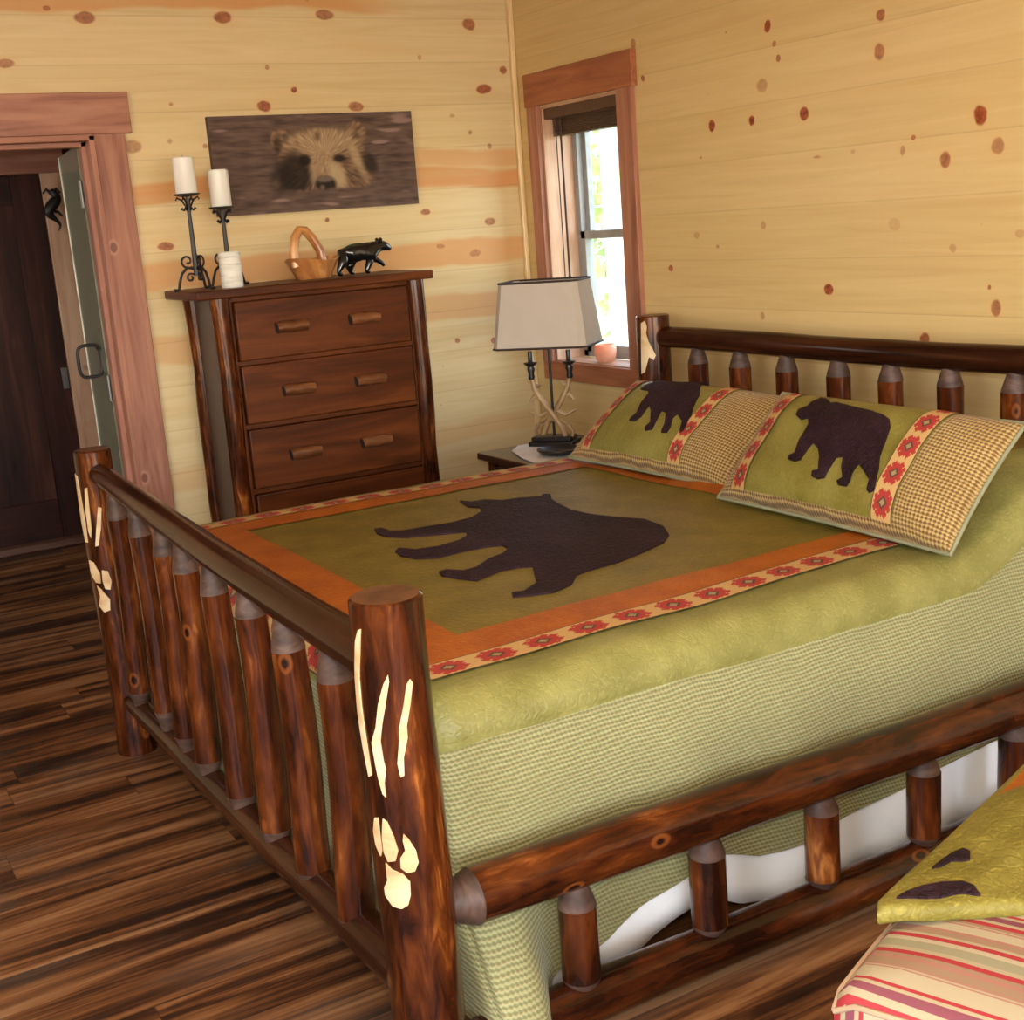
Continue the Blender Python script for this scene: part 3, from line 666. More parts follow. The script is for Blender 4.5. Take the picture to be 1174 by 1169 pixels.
for (bx,by,(dx,dy)) in per:
    zt=qtop(bx,by); col=[]
    far=dy>.5; near=dy<-.02; foot=dx<-.6
    sx=bx+dx*QR
    seam=lerpl(SEAM,sx) if near else (.60)
    hem=lerpl(HEM,sx) if near else ((.05+.12*sstep(1.0,1.3,sx)) if not foot else lerpl([(2.0,.13),(3.0,.15),(3.45,.06)],by))
    if near and dx<-.02: hem=.03+.10*(dx*dx)
    for k in range(N1+1):
        g=PI/2*k/N1; o=QR*math.sin(g); z=zt-QR*(1-math.cos(g)); col.append((o,z))
    zb=col[-1][1]
    seam=min(seam,zb-.012)
    for k in range(1,5): col.append((QR,zb+(seam-zb)*k/4))
    for k in range(1,N2+1): col.append((QR,seam+(hem-seam)*k/N2))
    pts=[]
    for (o,z) in col:
        drop=max(0,.6-z)
        per_s=bx*1.0+ (by if dx<-.5 else 0)
        fo=.010*min(1,drop*3)*math.sin(per_s*15+2*math.sin(per_s*4))+.010*min(1,drop*3)*noise.noise(V((bx*3.+dx,by*3,z*2.)))
        fl=0
        if near or dy>.02:
            c=sstep(1.10,.98,sx) if sx>.98 else 1.0
            if dx<-.75: c*=max(0,1-(-dx-.75)/.15)
            fl=c*lerpl([(-.36,.0),(-.28,.05),(-.20,.105),(-.13,.15),(-.03,.165)],-z)
        pts.append(V((bx+dx*(o+fo)+ (0 if not near else 0),by+dy*(o+fo)+(-fl if near else fl),z)))
    mid=V((bx+dx*QR,by+dy*QR,0))
    if prev is not None: U+=(mid-prev).length
    prev=mid; us.append(U); rows.append(pts)
m=len(rows[0]); vs=[p for r in rows for p in r]; fs=[];ms=[];uvs=[]
for i in range(len(rows)-1):
    for k in range(m-1):
        fs.append((i*m+k,(i+1)*m+k,(i+1)*m+k+1,i*m+k+1)); ms.append(1 if k<N1+4 else 2)
        uvs.append([(us[i],vs[i*m+k].z),(us[i+1],vs[(i+1)*m+k].z),(us[i+1],vs[(i+1)*m+k+1].z),(us[i],vs[i*m+k+1].z)])
b.add(vs,fs,None,ms,True,uvs)
o=b.build('quilt_cloth',[M['olive'],M['green'],M['hound']],quilt,ang=180,weld=True)
def strip(name,mat,f0,f1,x0,x1,h,alongx=True,n=80,foot=False):
    """strip on the top of the quilt between edge curves f0(x) and f1(x)"""
    b=MB(); L=abs(x1-x0)
    if alongx: fn=lambda u,v:(lambda x:(lambda y:V((x,y,qtop(x,y)+h)))(f0(x)+(f1(x)-f0(x))*v))(x0+(x1-x0)*u)
    else: fn=lambda u,v:(lambda y:(lambda x:V((x,y,qtop(x,y)+h)))(f0(y)+(f1(y)-f0(y))*v))(x0+(x1-x0)*u)
    b.grid(n,6,fn,0,lambda u,v:(u*L,v)); return b.build(name,mat,quilt,ang=180)
nl=lambda x:2.010+.052*(x-.95)+.006*math.sin(x*7); nu=lambda x:2.086+.058*(x-.95)+.005*math.sin(x*7); ni=lambda x:2.222+.03*(x-1.12)
fu=lambda x:3.638+.004*math.sin(x*6); fl_=lambda x:3.575+.004*math.sin(x*6); fi=lambda x:3.474
strip('star_trim',M['kilim'],nl,nu,QX0,2.45,.005)
strip('star_trim',M['kilim'],fl_,fu,QX0,2.45,.005)
strip('orange_border',M['orange'],nu,ni,QX0,2.45,.0035)
strip('orange_border',M['orange'],fi,fl_,QX0,2.45,.0035)
strip('orange_border',M['orange'],lambda y:QX0+.045,lambda y:1.115,2.16,3.53,.0030,False)
strip('orange_border',M['orange'],lambda y:2.262,lambda y:2.40,2.16,3.53,.0030,False)
# foot border hangs over the edge: trim on the foot drop
b=MB()
def footfn(u,v):
    y=2.03+(3.62-2.03)*u; s=v
    o_,z=(QR*math.sin(s*PI/2*1.0),ZT-QR*(1-math.cos(s*PI/2)))
    x=QX0+.045-(.045+o_*1.02) if s>0.02 else QX0+.045
    return V((QX0-o_*1.05-.004,y,z+.006))
b.grid(60,8,footfn,0,lambda u,v:(u*1.59,v)); b.build('star_trim',M['kilim'],quilt,ang=180)
qc=lambda L:[(220+x/2.024,510+y/2.024) for x,y in L]
BEAR=[(622,130),(640,142),(668,143),(672,152),(650,165),(600,178),(540,188),(490,198),(460,200),(440,193),(424,196),(430,206),(450,213),(490,214),(540,210),(600,203),(635,200),(640,210),(620,222),(570,236),(520,243),(480,240),(472,247),(485,257),(520,263),(570,260),(630,245),(680,236),(720,232),(735,240),(720,252),(690,262),(660,282),(630,290),(590,288),(573,293),(580,302),(620,308),(660,312),(690,300),(720,288),(760,282),(790,280),(795,300),(800,318),(770,338),(742,342),(745,352),(790,348),(840,340),(880,322),(893,300),(920,290),(990,270),(1050,245),(1095,225),(1107,208),(1095,190),(1050,172),(980,165),(920,158),(880,150),(850,135),(835,125),(832,113),(815,113),(810,118),(760,122),(720,128),(680,127),(650,132)]
b=MB(); out=[at(px,py,2,ZT+.004).to_2d() for px,py in qc(BEAR)]
patch(b,out,lambda u,v,h:V((u,v,qtop(u,v)+h)),.005,.022); b.build('bear_applique',M['bearfab'],quilt,ang=60)

WB=[(.9,.06),(1.223,.05),(1.32,.05),(1.36,.075),(1.41,.098),(1.46,.100),(1.53,.088),(1.59,.055),(1.7,.03),(2.8,.02)]
b=MB(); b.grid(110,10,lambda u,v:(lambda x:V((x,1.94+.008*math.sin(x*17)*v-.004*math.sin(x*41)*v,.50+(lerpl(WB,x)-.5)*v)))(.95+1.83*u),0,lambda u,v:(u*1.8,v))
ws=b.build('bed_skirt',M['white_cloth'],None,ang=180); tag(ws,'white bed skirt hanging below the quilt behind the side rail','bed skirt')
so=ws.modifiers.new('thick','SOLIDIFY'); so.thickness=.003

# ------------------------------------------------------------------ pillow shams
def sham(B0,B1,T0,T,zones,bear,label,name='pillow_sham'):
    B0,B1,T0=V(B0),V(B1),V(T0); eU=B1-B0; eV=T0-B0; n=eU.cross(eV).normalized()
    if n.z<0: n=-n
    root=thing(name,(B0+B1)/2,label,'pillow','shams leaning on the headboard')
    def prof(a): return max(0,1-abs(2*a-1)**3.2)
    def thick(u,v): return T*(prof(u)*prof(v))**.55
    def P(u,v,side,h=0):
        pin=.03
        uu=u+(.5-u)*pin*(1-abs(2*v-1)**2)*2*abs(u-.5); vv=v+(.5-v)*pin*(1-abs(2*u-1)**2)*2*abs(v-.5)
        wr=.004*noise.noise(V((u*7,v*5,T*90)))*(prof(u)*prof(v))**.5
        t=thick(u,v)
        return B0+eU*uu+eV*vv+n*((t+h+wr) if side>0 else -.55*t)
    LU,LV=eU.length,eV.length
    m=lambda u,v:1 if (u<zones[0] or u>zones[3] or v<.066) else 0
    b=MB(); NU,NV=72,36
    # snap columns to the zone borders so that the panels end in straight seams
    us=sorted(set([round(k/NU,4) for k in range(NU+1) if all(abs(k/NU-z)>.006 for z in zones)]+list(zones)))
    def cols(side):
        vs=[P(u,j/NV,side) for j in range(NV+1) for u in us]; fs=[];ms=[];uvs=[]; w=len(us)
        for j in range(NV):
            for i in range(w-1):
                a=j*w+i; q=(a,a+1,a+w+1,a+w); fs.append(q); um=(us[i]+us[i+1])/2
                ms.append(m(um,(j+.5)/NV) if side>0 else 2); uvs.append([(us[k%w]*LU*1.05,(k//w)/NV*LV*1.15) for k in q])
        b.add(vs,fs,None,ms,True,uvs)
    cols(1); cols(-1)
    b.build('sham_cover',[M['pgreen'],M['tweed'],M['piping']],root,ang=180,weld=True)
    for z0,z1 in ((zones[0],zones[1]),(zones[2],zones[3])):
        b=MB(); b.grid(6,44,lambda u,v:P(z0+(z1-z0)*u,.05+.94*v,1,.004),0,lambda u,v:(v*LV*1.15,u)); b.build('star_strip',M['kilim_s'],root,ang=180)
    b=MB(); ed=[P(k/40,0,1) for k in range(40)]+[P(1,k/24,1) for k in range(24)]+[P(1-k/40,1,1) for k in range(40)]+[P(0,1-k/24,1) for k in range(25)]
    b.tube(ed,.0052,8,cap=False); b.build('piping',M['piping'],root,weld=True)
    out=[]
    for px,py in bear:
        d=ray(px,py); t=T*.8
        for _ in range(6):
            o=B0+n*t; k=(o-EYE).dot(n)/d.dot(n); p=EYE+d*k-n*t-B0
            u=p.dot(eU)/eU.length_squared; vv=p.dot(eV)/eV.length_squared
            t=thick(min(.99,max(.01,u)),min(.99,max(.01,vv)))
        out.append((u*LU,vv*LV))
    b=MB(); patch(b,out,lambda x,y,h:P(x/LU,y/LV,1,h),.005,.014); b.build('bear_applique',M['bearfab'],root,ang=60)
    return root
pc=lambda L:[(640+x/2.2,400+y/2.2) for x,y in L]
NB=[(608,165),(615,150),(640,140),(648,130),(665,122),(675,117),(690,120),(700,130),(715,128),(760,138),(800,145),(835,155),(850,165),(852,185),(840,220),(825,260),(822,290),(815,320),(808,345),(795,352),(790,345),(798,320),(785,300),(770,280),(755,300),(745,325),(735,337),(715,335),(712,325),(728,315),(725,290),(730,262),(710,265),(695,290),(680,318),(660,322),(647,315),(650,302),(665,298),(668,265),(665,245),(650,230),(635,250),(620,275),(605,280),(588,275),(590,265),(605,258),(615,225),(640,185),(640,170),(620,175)]
FB=[(205,105),(215,95),(235,88),(245,78),(258,73),(275,77),(300,75),(340,74),(368,75),(368,90),(350,120),(335,150),(325,185),(312,215),(302,222),(303,210),(308,190),(295,170),(285,180),(278,205),(268,218),(255,217),(258,208),(265,195),(268,165),(255,160),(245,180),(232,208),(215,212),(215,203),(228,190),(230,160),(225,145),(205,175),(190,187),(176,185),(180,178),(195,165),(205,140),(225,115),(222,108)]
sham((2.224,2.752,.704),(2.192,1.915,.704),(2.47,2.752,.962),.088,(.082,.162,.73,.808),pc(NB),'larger looking bear pillow sham nearest the camera, overlapping the other sham')
sham((2.287,3.605,.704),(2.306,2.815,.704),(2.58,3.605,.922),.083,(.090,.166,.674,.75),pc(FB),'bear pillow sham on the lamp side of the bed, partly covered by its neighbour')

# ------------------------------------------------------------------ dresser
DX0,DX1,DY0,DY1,DZ=1.364,2.296,4.50,4.90,1.326
dr=thing('log_dresser',(1.83,4.7,0),'dark walnut chest of drawers with log corner posts against the back wall','dresser')
b=MB(); b.box(((DX0+DX1)/2,(DY0+DY1)/2,DZ-.016),(DX1-DX0,DY1-DY0,.032)); b.build('dresser_top',M['dress'],dr,.006)
b=MB(); b.box((1.843,4.72,.705),(.70,.32,1.19),axis=2); b.build('carcass',M['dress'],dr,.003)
b=MB(); b.box((1.462,4.72,.705),(.02,.30,1.18),axis=2); b.build('side_panel',M['dress_side'],dr)
b=MB(); b.box((2.224,4.72,.705),(.02,.30,1.18),axis=2); b.build('side_panel',M['dress_side'],dr)
for x,y in ((1.457,4.545),(2.232,4.545),(1.457,4.86),(2.232,4.86)):
    b=MB(); b.tube([(x+.003*math.sin(k),y,1.294*k/10) for k in range(11)],[.034+.002*math.sin(k*2+x*9) for k in range(11)],22,jit=.07); b.build('corner_post',M['log'],dr)
b=MB()
for x in (1.489,2.203): b.box((x,4.55,.70),(.016,.03,1.18),axis=2)
for z in (1.287,1.056,.824,.583,.345,.125): b.box((1.846,4.552,z),(.70,.03,.018))
b.build('face_frame',M['dress'],dr,.002)
for z0,z1 in ((1.063,1.279),(.832,1.049),(.591,.816),(.353,.575),(.134,.337)):
    b=MB(); b.box((1.846,4.538,(z0+z1)/2),(.685,.03,z1-z0-.006),axis=0); d=b.build('drawer',M['dress'],dr,.004)
    zc=(z0+z1)/2
    for x in (1.706,1.995):
        b=MB(); b.tube([(x-.06+.03*k,4.507+.001*k,zc+.004*(k%2)) for k in range(5)],[.020,.0215,.022,.0215,.020],18,jit=.06,capmi=1)
        b.box((x,4.527,zc),(.03,.02,.02)); b.build('log_pull',[M['pull'],M['pull_end']],d)

# ------------------------------------------------------------------ things on the dresser
def spiral(c,r0,r1,t0,turns,nx,n=22):
    return [c+nx*(r0+(r1-r0)*k/n)*math.cos(t0+turns*2*PI*k/n)+V((0,0,1))*(r0+(r1-r0)*k/n)*math.sin(t0+turns*2*PI*k/n) for k in range(n+1)]
def holder(x,y,zp,label,rot):
    h=thing('candle_holder',(x,y,DZ),label,'candle holder','iron candle holders on the dresser')
    b=MB(); n=16
    b.tube([(x,y,DZ+.05+(zp-DZ-.06)*k/n) for k in range(n+1)],[.0125-.0055*k/n for k in range(n+1)],6,sq=.8); b.build('stem',M['iron'],h)
    b=MB(); b.lathe((x,y,zp-.012),[(.01,0),(.035,.004),(.046,.008),(.047,.012),(.001,.012)]); b.build('drip_plate',M['iron'],h)
    for k in range(3):
        a=rot+2*PI*k/3; nx=V((math.cos(a),math.sin(a),0)); c=V((x,y,DZ))
        b=MB(); b.tube([c+nx*.004+V((0,0,.075)),c+nx*.03+V((0,0,.082)),c+nx*.052+V((0,0,.062)),c+nx*.064+V((0,0,.03)),c+nx*.07+V((0,0,.006)),c+nx*.086+V((0,0,.004))],[.006,.0055,.005,.005,.005,.007],8)
        b.tube(spiral(c+nx*.028+V((0,0,.105)),.026,.006,-2.2,1.2,nx),.004,7); b.tube(spiral(c+nx*.022+V((0,0,.045)),.016,.004,2.4,-1.1,nx),.004,7)
        b.build('scroll_leg',M['iron'],h)
    for k in range(4):
        a=rot+PI/2*k; nx=V((math.cos(a),math.sin(a),0)); c=V((x,y,zp))
        b=MB(); b.tube([c+nx*.006+V((0,0,-.05)),c+nx*.022+V((0,0,-.022)),c+nx*.040+V((0,0,-.012)),c+nx*.044+V((0,0,-.022))],.0035,7)
        b.tube([c+nx*.006+V((0,0,-.045)),c+nx*.018+V((0,0,-.058)),c+nx*.026+V((0,0,-.05))],[.0035,.0035,.006],7); b.build('scroll_bracket',M['iron'],h)
    return h
def candle(x,y,z,r,hh,label):
    t=thing('pillar_candle',(x,y,z),label,'candle','white pillar candles on iron holders')
    b=MB(); b.lathe((x,y,z),[(r-.002,0),(r,.003),(r,hh-.004),(r-.004,hh),(r*.55,hh-.004),(.001,hh-.008)],28); b.build('wax',M['wax'],t)
    b=MB(); b.tube([(x,y,z+hh-.009),(x+.001,y,z+hh+.006)],.0012,6); b.build('wick',M['iron'],t)
holder(1.436,4.70,1.667,'tall black iron candle holder at the left end of the dresser',.9)
candle(1.436,4.70,1.667,.038,.127,'white pillar candle on the tallest iron holder')
holder(1.580,4.765,1.616,'black iron candle holder standing behind the birch candle',.4)
candle(1.580,4.765,1.616,.038,.132,'white pillar candle in front of the corner of the bear picture')
t=thing('birch_candle',(1.542,4.63,DZ),'short white birch bark candle in front of an iron holder','candle')
b=MB(); b.lathe((1.542,4.63,DZ),[(.039,0),(.04,.004),(.040,.088),(.0385,.092),(.0385,.097),(.040,.10),(.0395,.125),(.036,.128),(.03,.122),(.001,.12)],28); b.build('birch_shell',M['birch'],t)
b=MB(); b.tube([(1.542,4.63,DZ+.119),(1.543,4.63,DZ+.132)],.0013,6); b.build('wick',M['iron'],t)
# carved basket
k=thing('carved_basket',(1.87,4.70,DZ),'carved reddish wooden basket with an arched handle beside the black bear','basket')
b=MB(); n=36; prof=[(.62,0),(.70,.02),(.82,.045),(.96,.07),(.99,.075),(.90,.074),(.74,.045),(.55,.02),(.01,.016)]
vs=[]
for (r,z) in prof:
    for q in range(n):
        g=2*PI*q/n; lob=1+.05*math.cos(5*g+.6)
        vs.append(V((1.885+.108*r*lob*math.cos(g),4.70+.075*r*lob*math.sin(g),DZ+.001+z*(1+.10*math.sin(2*g+.5)))))
fs=[(i*n+q,i*n+(q+1)%n,(i+1)*n+(q+1)%n,(i+1)*n+q) for i in range(len(prof)-1) for q in range(n)]+[tuple(range(n-1,-1,-1))]
b.add(vs,fs,[V((p.z,p.x,p.y)) for p in vs]); b.build('bowl',M['burl'],k,ang=50)
b=MB(); hp=[(1.810,4.672,DZ+.05),(1.806,4.675,DZ+.10),(1.818,4.68,DZ+.155),(1.842,4.685,DZ+.185),(1.866,4.69,DZ+.182),(1.893,4.69,DZ+.15),(1.917,4.685,DZ+.105),(1.925,4.678,DZ+.05)]
b.tube(hp,[.016,.016,.017,.016,.016,.017,.017,.017],14,jit=.15); b.build('basket_handle',M['burl'],k)
# bear figurine
def skin_body(name,joints,edges,mat,parent,levels=2):
    me=bpy.data.meshes.new(name); org=ROOT[parent.name]
    me.from_pydata([tuple(V(j[0])-org) for j in joints],edges,[])
    o=bpy.data.objects.new(name,me); COL.objects.link(o); o.parent=parent
    sk=o.modifiers.new('skin','SKIN'); sk.use_smooth_shade=True
    for i,j in enumerate(joints):
        d=me.skin_vertices[0].data[i]; d.radius=(j[1],j[2] if len(j)>2 else j[1]); d.use_root=(i==0)
    s=o.modifiers.new('sub','SUBSURF'); s.levels=levels; s.render_levels=levels
    me.materials.append(mat); return o
bf=thing('bear_figurine',(2.09,4.70,DZ),'glossy black bear figurine with a green back walking on the dresser','figurine')
y=4.70; z=DZ
J=[((2.05,y,z+.088),.038),((2.095,y,z+.088),.034),((2.135,y,z+.092),.034),((2.165,y,z+.102),.024),((2.190,y,z+.104),.023),((2.212,y,z+.092),.012),((2.222,y,z+.089),.008),((2.015,y,z+.080),.030),
 ((2.005,y-.02,z+.055),.020),((1.985,y-.022,z+.028),.012),((1.980,y-.022,z+.009),.009),((1.998,y-.022,z+.007),.008),
 ((2.045,y+.02,z+.05),.018),((2.048,y+.022,z+.026),.013),((2.050,y+.022,z+.008),.009),((2.066,y+.022,z+.007),.008),
 ((2.120,y-.02,z+.055),.018),((2.105,y-.022,z+.03),.013),((2.098,y-.022,z+.008),.010),((2.114,y-.022,z+.007),.008),
 ((2.140,y+.02,z+.060),.016),((2.168,y+.02,z+.048),.011),((2.188,y+.02,z+.034),.009),((2.194,y+.02,z+.022),.007)]
E_=[(0,1),(1,2),(2,3),(3,4),(4,5),(5,6),(0,7),(7,8),(8,9),(9,10),(10,11),(0,12),(12,13),(13,14),(14,15),(2,16),(16,17),(17,18),(18,19),(2,20),(20,21),(21,22),(22,23)]
body=skin_body('bear_body',J,E_,M['blk'],bf)
for s in (-1,1):
    b=MB(); b.tube([(2.172,y+s*.015,z+.118),(2.170,y+s*.018,z+.130),(2.170,y+s*.018,z+.134)],[.008,.007,.002],10); b.build('ear',M['blk'],bf)
b=MB(); b.grid(20,10,lambda u,v:V((2.03+.10*u,y-.021+.042*v,z+.083+.0375*math.sin(PI*min(1,max(0,.10+.80*u)))**.28-.010*(2*v-1)**2)),0); b.build('green_back',M['green_glaze'],bf,ang=180)

# ------------------------------------------------------------------ bear picture
PX0,PX1,PZ0,PZ1=1.622,2.477,1.583,1.951
pic=thing('bear_picture',(2.05,YB-.015,1.767),'dark brown canvas print of a bear swimming, hung on the back wall','picture')
b=MB(); b.box(((PX0+PX1)/2,YB-.015,(PZ0+PZ1)/2),(PX1-PX0,.028,PZ1-PZ0)); b.build('canvas_wrap',plain('canvas_edge',(.075,.045,.035),.7),pic)
NXp,NZp=230,100; b=MB(); cols=[]
def el(x,y,cx,cy,rx,ry,soft=.25,rot=0):
    dx,dy=x-cx,y-cy; c,s=math.cos(rot),math.sin(rot); dx,dy=dx*c+dy*s,-dx*s+dy*c
    d=math.hypot(dx/rx,dy/ry); return 1-sstep(1-soft,1+soft,d)
def mixc(a,b_,t): return tuple(p+(q-p)*t for p,q in zip(a,b_))
dk=(.012,.007,.005); md=(.085,.044,.028); lt=(.26,.155,.085); hl=(.44,.31,.175)
def picture(u,v):
    # u 0..1 left to right, v 0..1 bottom to top; x,y in the pixels of a 1174x839 study of the bear's head
    x=(u-.238)/.60*1174; y=(1.0-v)/.885*839-10
    nz=lambda sx,sy,o=0:noise.noise(V((x*sx,y*sy,o)))
    w=.5+.5*nz(.0035,.022,2)+.35*nz(.009,.06,5)
    c=mixc((.045,.026,.020),(.150,.092,.070),max(0,min(1,w)))
    c=mixc(c,(.24,.15,.13),sstep(.55,.95,nz(.004,.02,9)+.55*sstep(.68,.85,u)*sstep(.45,.7,v)+.2*(v<.2)))
    fur=.5+.9*(noise.noise(V((math.atan2(y-420,x-580)*16,math.hypot(x-580,y-420)*.012,1))))
    line=730+25*nz(.01,.0,3)
    if y<line+30:
        k=1-sstep(line-20,line+25,y)
        ear=max(el(x,y,175,240,95,115,.12),el(x,y,905,190,105,115,.12))
        c=mixc(c,mixc(md,lt,fur),ear*k)
        c=mixc(c,dk,max(el(x,y,150,280,45,80,.5),el(x,y,230,210,35,40,.5),el(x,y,900,225,45,45,.6))*k*.85)
        head=max(el(x,y,570,440,430,300,.07),el(x,y,560,640,480,170,.12))
        c=mixc(c,mixc(md,lt,fur),head*k)
        c=mixc(c,mixc(lt,hl,fur),el(x,y,570,260,330,120,.5)*.8)
        c=mixc(c,mixc(lt,hl,fur),el(x,y,555,430,130,200,.5)*.55)
        c=mixc(c,hl,el(x,y,690,600,70,140,.6,-.3)*.75*k+el(x,y,445,560,30,120,.6)*.6*k)
        c=mixc(c,hl,el(x,y,900,450,45,190,.6,-.35)*.55*k)
        c=mixc(c,dk,el(x,y,275,580,165,220,.35)*.92*k)
        c=mixc(c,dk,el(x,y,150,620,110,150,.5)*.6*k)
        c=mixc(c,dk,el(x,y,860,620,80,90,.7)*.35*k+el(x,y,1020,500,70,120,.5,-.4)*.8*k)
        c=mixc(c,dk,el(x,y,385,440,62,55,.4)*.95); c=mixc(c,dk,el(x,y,720,435,62,38,.5)*.95)
        c=mixc(c,dk,el(x,y,530,205,28,50,.6)*.5)
        c=mixc(c,dk,el(x,y,565,690,105,85,.25)*.95*k); c=mixc(c,(.16,.115,.085),el(x,y,560,635,80,28,.5)*.8)
        c=mixc(c,(.16,.11,.09),el(x,y,530,715,22,22,.6)*.7)
    return c
for j in range(NZp+1):
    for i in range(NXp+1): cols.append(picture(i/NXp,j/NZp))
b.grid(NXp,NZp,lambda u,v:V((PX0+.0005+(PX1-PX0-.001)*u,YB-.0295,PZ0+.0005+(PZ1-PZ0-.001)*v))); b.col=cols; b.build('printed_face',M['photo'],pic)

# ------------------------------------------------------------------ nightstand and lamp
NX0,NX1,NY0,NY1,NZ=2.39,2.88,3.93,4.445,.605
ns=thing('nightstand',(2.635,4.19,0),'small dark wooden nightstand in the corner beside the bed','nightstand')
b=MB(); b.box(((NX0+NX1)/2,(NY0+NY1)/2,NZ-.014),(NX1-NX0,NY1-NY0,.028)); b.build('nightstand_top',M['ns'],ns,.004)
for x in (NX0+.05,NX1-.05):
    for y in (NY0+.05,NY1-.05):
        b=MB(); b.tube([(x,y,0),(x,y,.3),(x,y,NZ-.028)],.026,16,jit=.06); b.build('leg',M['log'],ns)
b=MB(); b.box(((NX0+NX1)/2,(NY0+NY1)/2,.43),(NX1-NX0-.1,NY1-NY0-.1,.28)); b.build('carcass',M['ns'],ns)
b=MB(); b.box((NX0+.045,(NY0+NY1)/2,.48),(.02,NY1-NY0-.12,.14)); d=b.build('drawer',M['ns'],ns,.003)
b=MB(); b.tube([(NX0+.028,4.14,.48),(NX0+.028,4.24,.48)],.016,14); b.build('log_pull',[M['pull']],d)
# doily
b=MB(); dl=[at(px,py,2,NZ) for px,py in ((587,518),(594,512),(606,510),(620,512),(640,506),(662,510),(672,514),(668,527),(650,531),(630,532),(612,531),(598,526))]
cen=V((2.60,4.20))
def dfn(x,y,h): return V((min(x,2.85),min(max(y,3.95),4.42),NZ+.002+max(0,h)+.002*noise.noise(V((x*30,y*30,0)))))
patch(b,[p.to_2d() for p in dl],dfn,.003,.03,base=-.0015); tag(b.build('doily',M['doily'],None,ang=60),'white cloth doily on the nightstand under the lamp','cloth')
# lamp, turned about 38 degrees
LX,LY=2.673,4.311; lu=V((.62,-.785,0)).normalized(); lv=V((.785,.62,0)).normalized(); la=math.atan2(lu.y,lu.x)
LB=NZ+.006
lp=thing('antler_lamp',(LX,LY,LB),'table lamp on two crossed antlers with a cream rectangular shade','lamp')
def LP(u,v,z): return V((LX,LY,0))+lu*u+lv*v+V((0,0,z))
b=MB(); b.box(LP(0,0,LB+.009),(.185,.11,.018),rz=la); b.box(LP(0,0,LB+.026),(.165,.09,.018),rz=la); b.build('lamp_base',M['bronze'],lp,.004)
b=MB(); b.tube([LP(0,0,LB+.03),LP(0,0,.80),LP(0,0,1.13)],.0055,10); b.build('rod',M['bronze'],lp)
zb=LB+.034
for s in (1,-1):
    b=MB(); o=.012*s
    pts=[LP(-.052*s,o,zb),LP(-.035*s,o,.69),LP(0,o,.735),LP(.035*s,o,.785),LP(.062*s,o,.83),LP(.075*s,o,.885)]
    b.tube(pts,[.013,.0125,.012,.011,.0105,.010],12,jit=.15)
    b.build('antler',M['antler'],lp)
    for (p0,p1,p2) in ((LP(.048*s,o,.81),LP(.075*s,o,.80),LP(.088*s,o-.01,.785)),(LP(.015*s,o,.745),LP(.05*s,o,.727),LP(.092*s,o,.745)),(LP(.070*s,o,.85),LP(.05*s,o,.845),LP(.038*s,o,.853)),(LP(-.03*s,o,.70),LP(.02*s,o-.02*s,.715),LP(.07*s,o-.03*s,.69)),(LP(.07*s,o-.03*s,.69),LP(.085*s,o-.03*s,.665),LP(.08*s,o-.03*s,zb))):
        b=MB(); b.tube([p0,p1,p2],[.0085,.0075,.004 if p2.z>.66 else .007],10,jit=.1); b.build('antler_tine',M['antler'],lp)
    b=MB(); b.lathe(LP(.075*s,o,.872),[(.012,0),(.014,.01),(.011,.022),(.016,.04),(.013,.052),(.024,.060),(.028,.066),(.012,.068),(.0095,.072),(.0095,.11),(.001,.111)],16); b.build('candle_cup',M['bronze'],lp)
b=MB()
ZB,ZS=1.004,1.252
def rect(hu,hv,z,cut):
    return [LP(a,c,z) for a,c in ((hu-cut,-hv),(hu,-hv+cut),(hu,hv-cut),(hu-cut,hv),(-hu+cut,hv),(-hu,hv-cut),(-hu,-hv+cut),(-hu+cut,-hv))]
ro,ri=rect(.190,.124,ZB,.022),rect(.160,.098,ZS,.02); ro2,ri2=rect(.187,.121,ZB,.022),rect(.157,.095,ZS,.02)
vs=ro+ri+ro2+ri2; fs=[]
for i in range(8):
    j=(i+1)%8; fs+= [(i,j,8+j,8+i),(16+j,16+i,24+i,24+j),(i,16+i,16+j,j),(8+i,8+j,24+j,24+i)]
b.add(vs,fs,None,0,False); sh=b.build('lamp_shade',M['shade'],lp)
for rr in (ro,ri):
    b=MB(); q=rr+[rr[0],rr[1]]; b.tube(q,.0042,8,cap=False); b.build('shade_trim',M['shade_trim'],sh)
b=MB(); b.tube([LP(-.156,0,ZS-.008),LP(.156,0,ZS-.008)],.003,8); b.tube([LP(0,-.092,ZS-.008),LP(0,.092,ZS-.008)],.003,8); b.tube([LP(0,0,1.12),LP(0,0,ZS)],.004,8); b.build('shade_spider',M['bronze'],lp)
# round tray in front of the lamp
tp=at(641,519,2,NZ+.012); tr=MB(); tr.lathe((tp.x,tp.y,NZ+.007),[(.045,0),(.075,.010),(.084,.020),(.083,.023),(.078,.021),(.066,.012),(.001,.010)],32)
tag(tr.build('small_dish',M['bronze'],None),'small round black dish in front of the lamp base','dish')

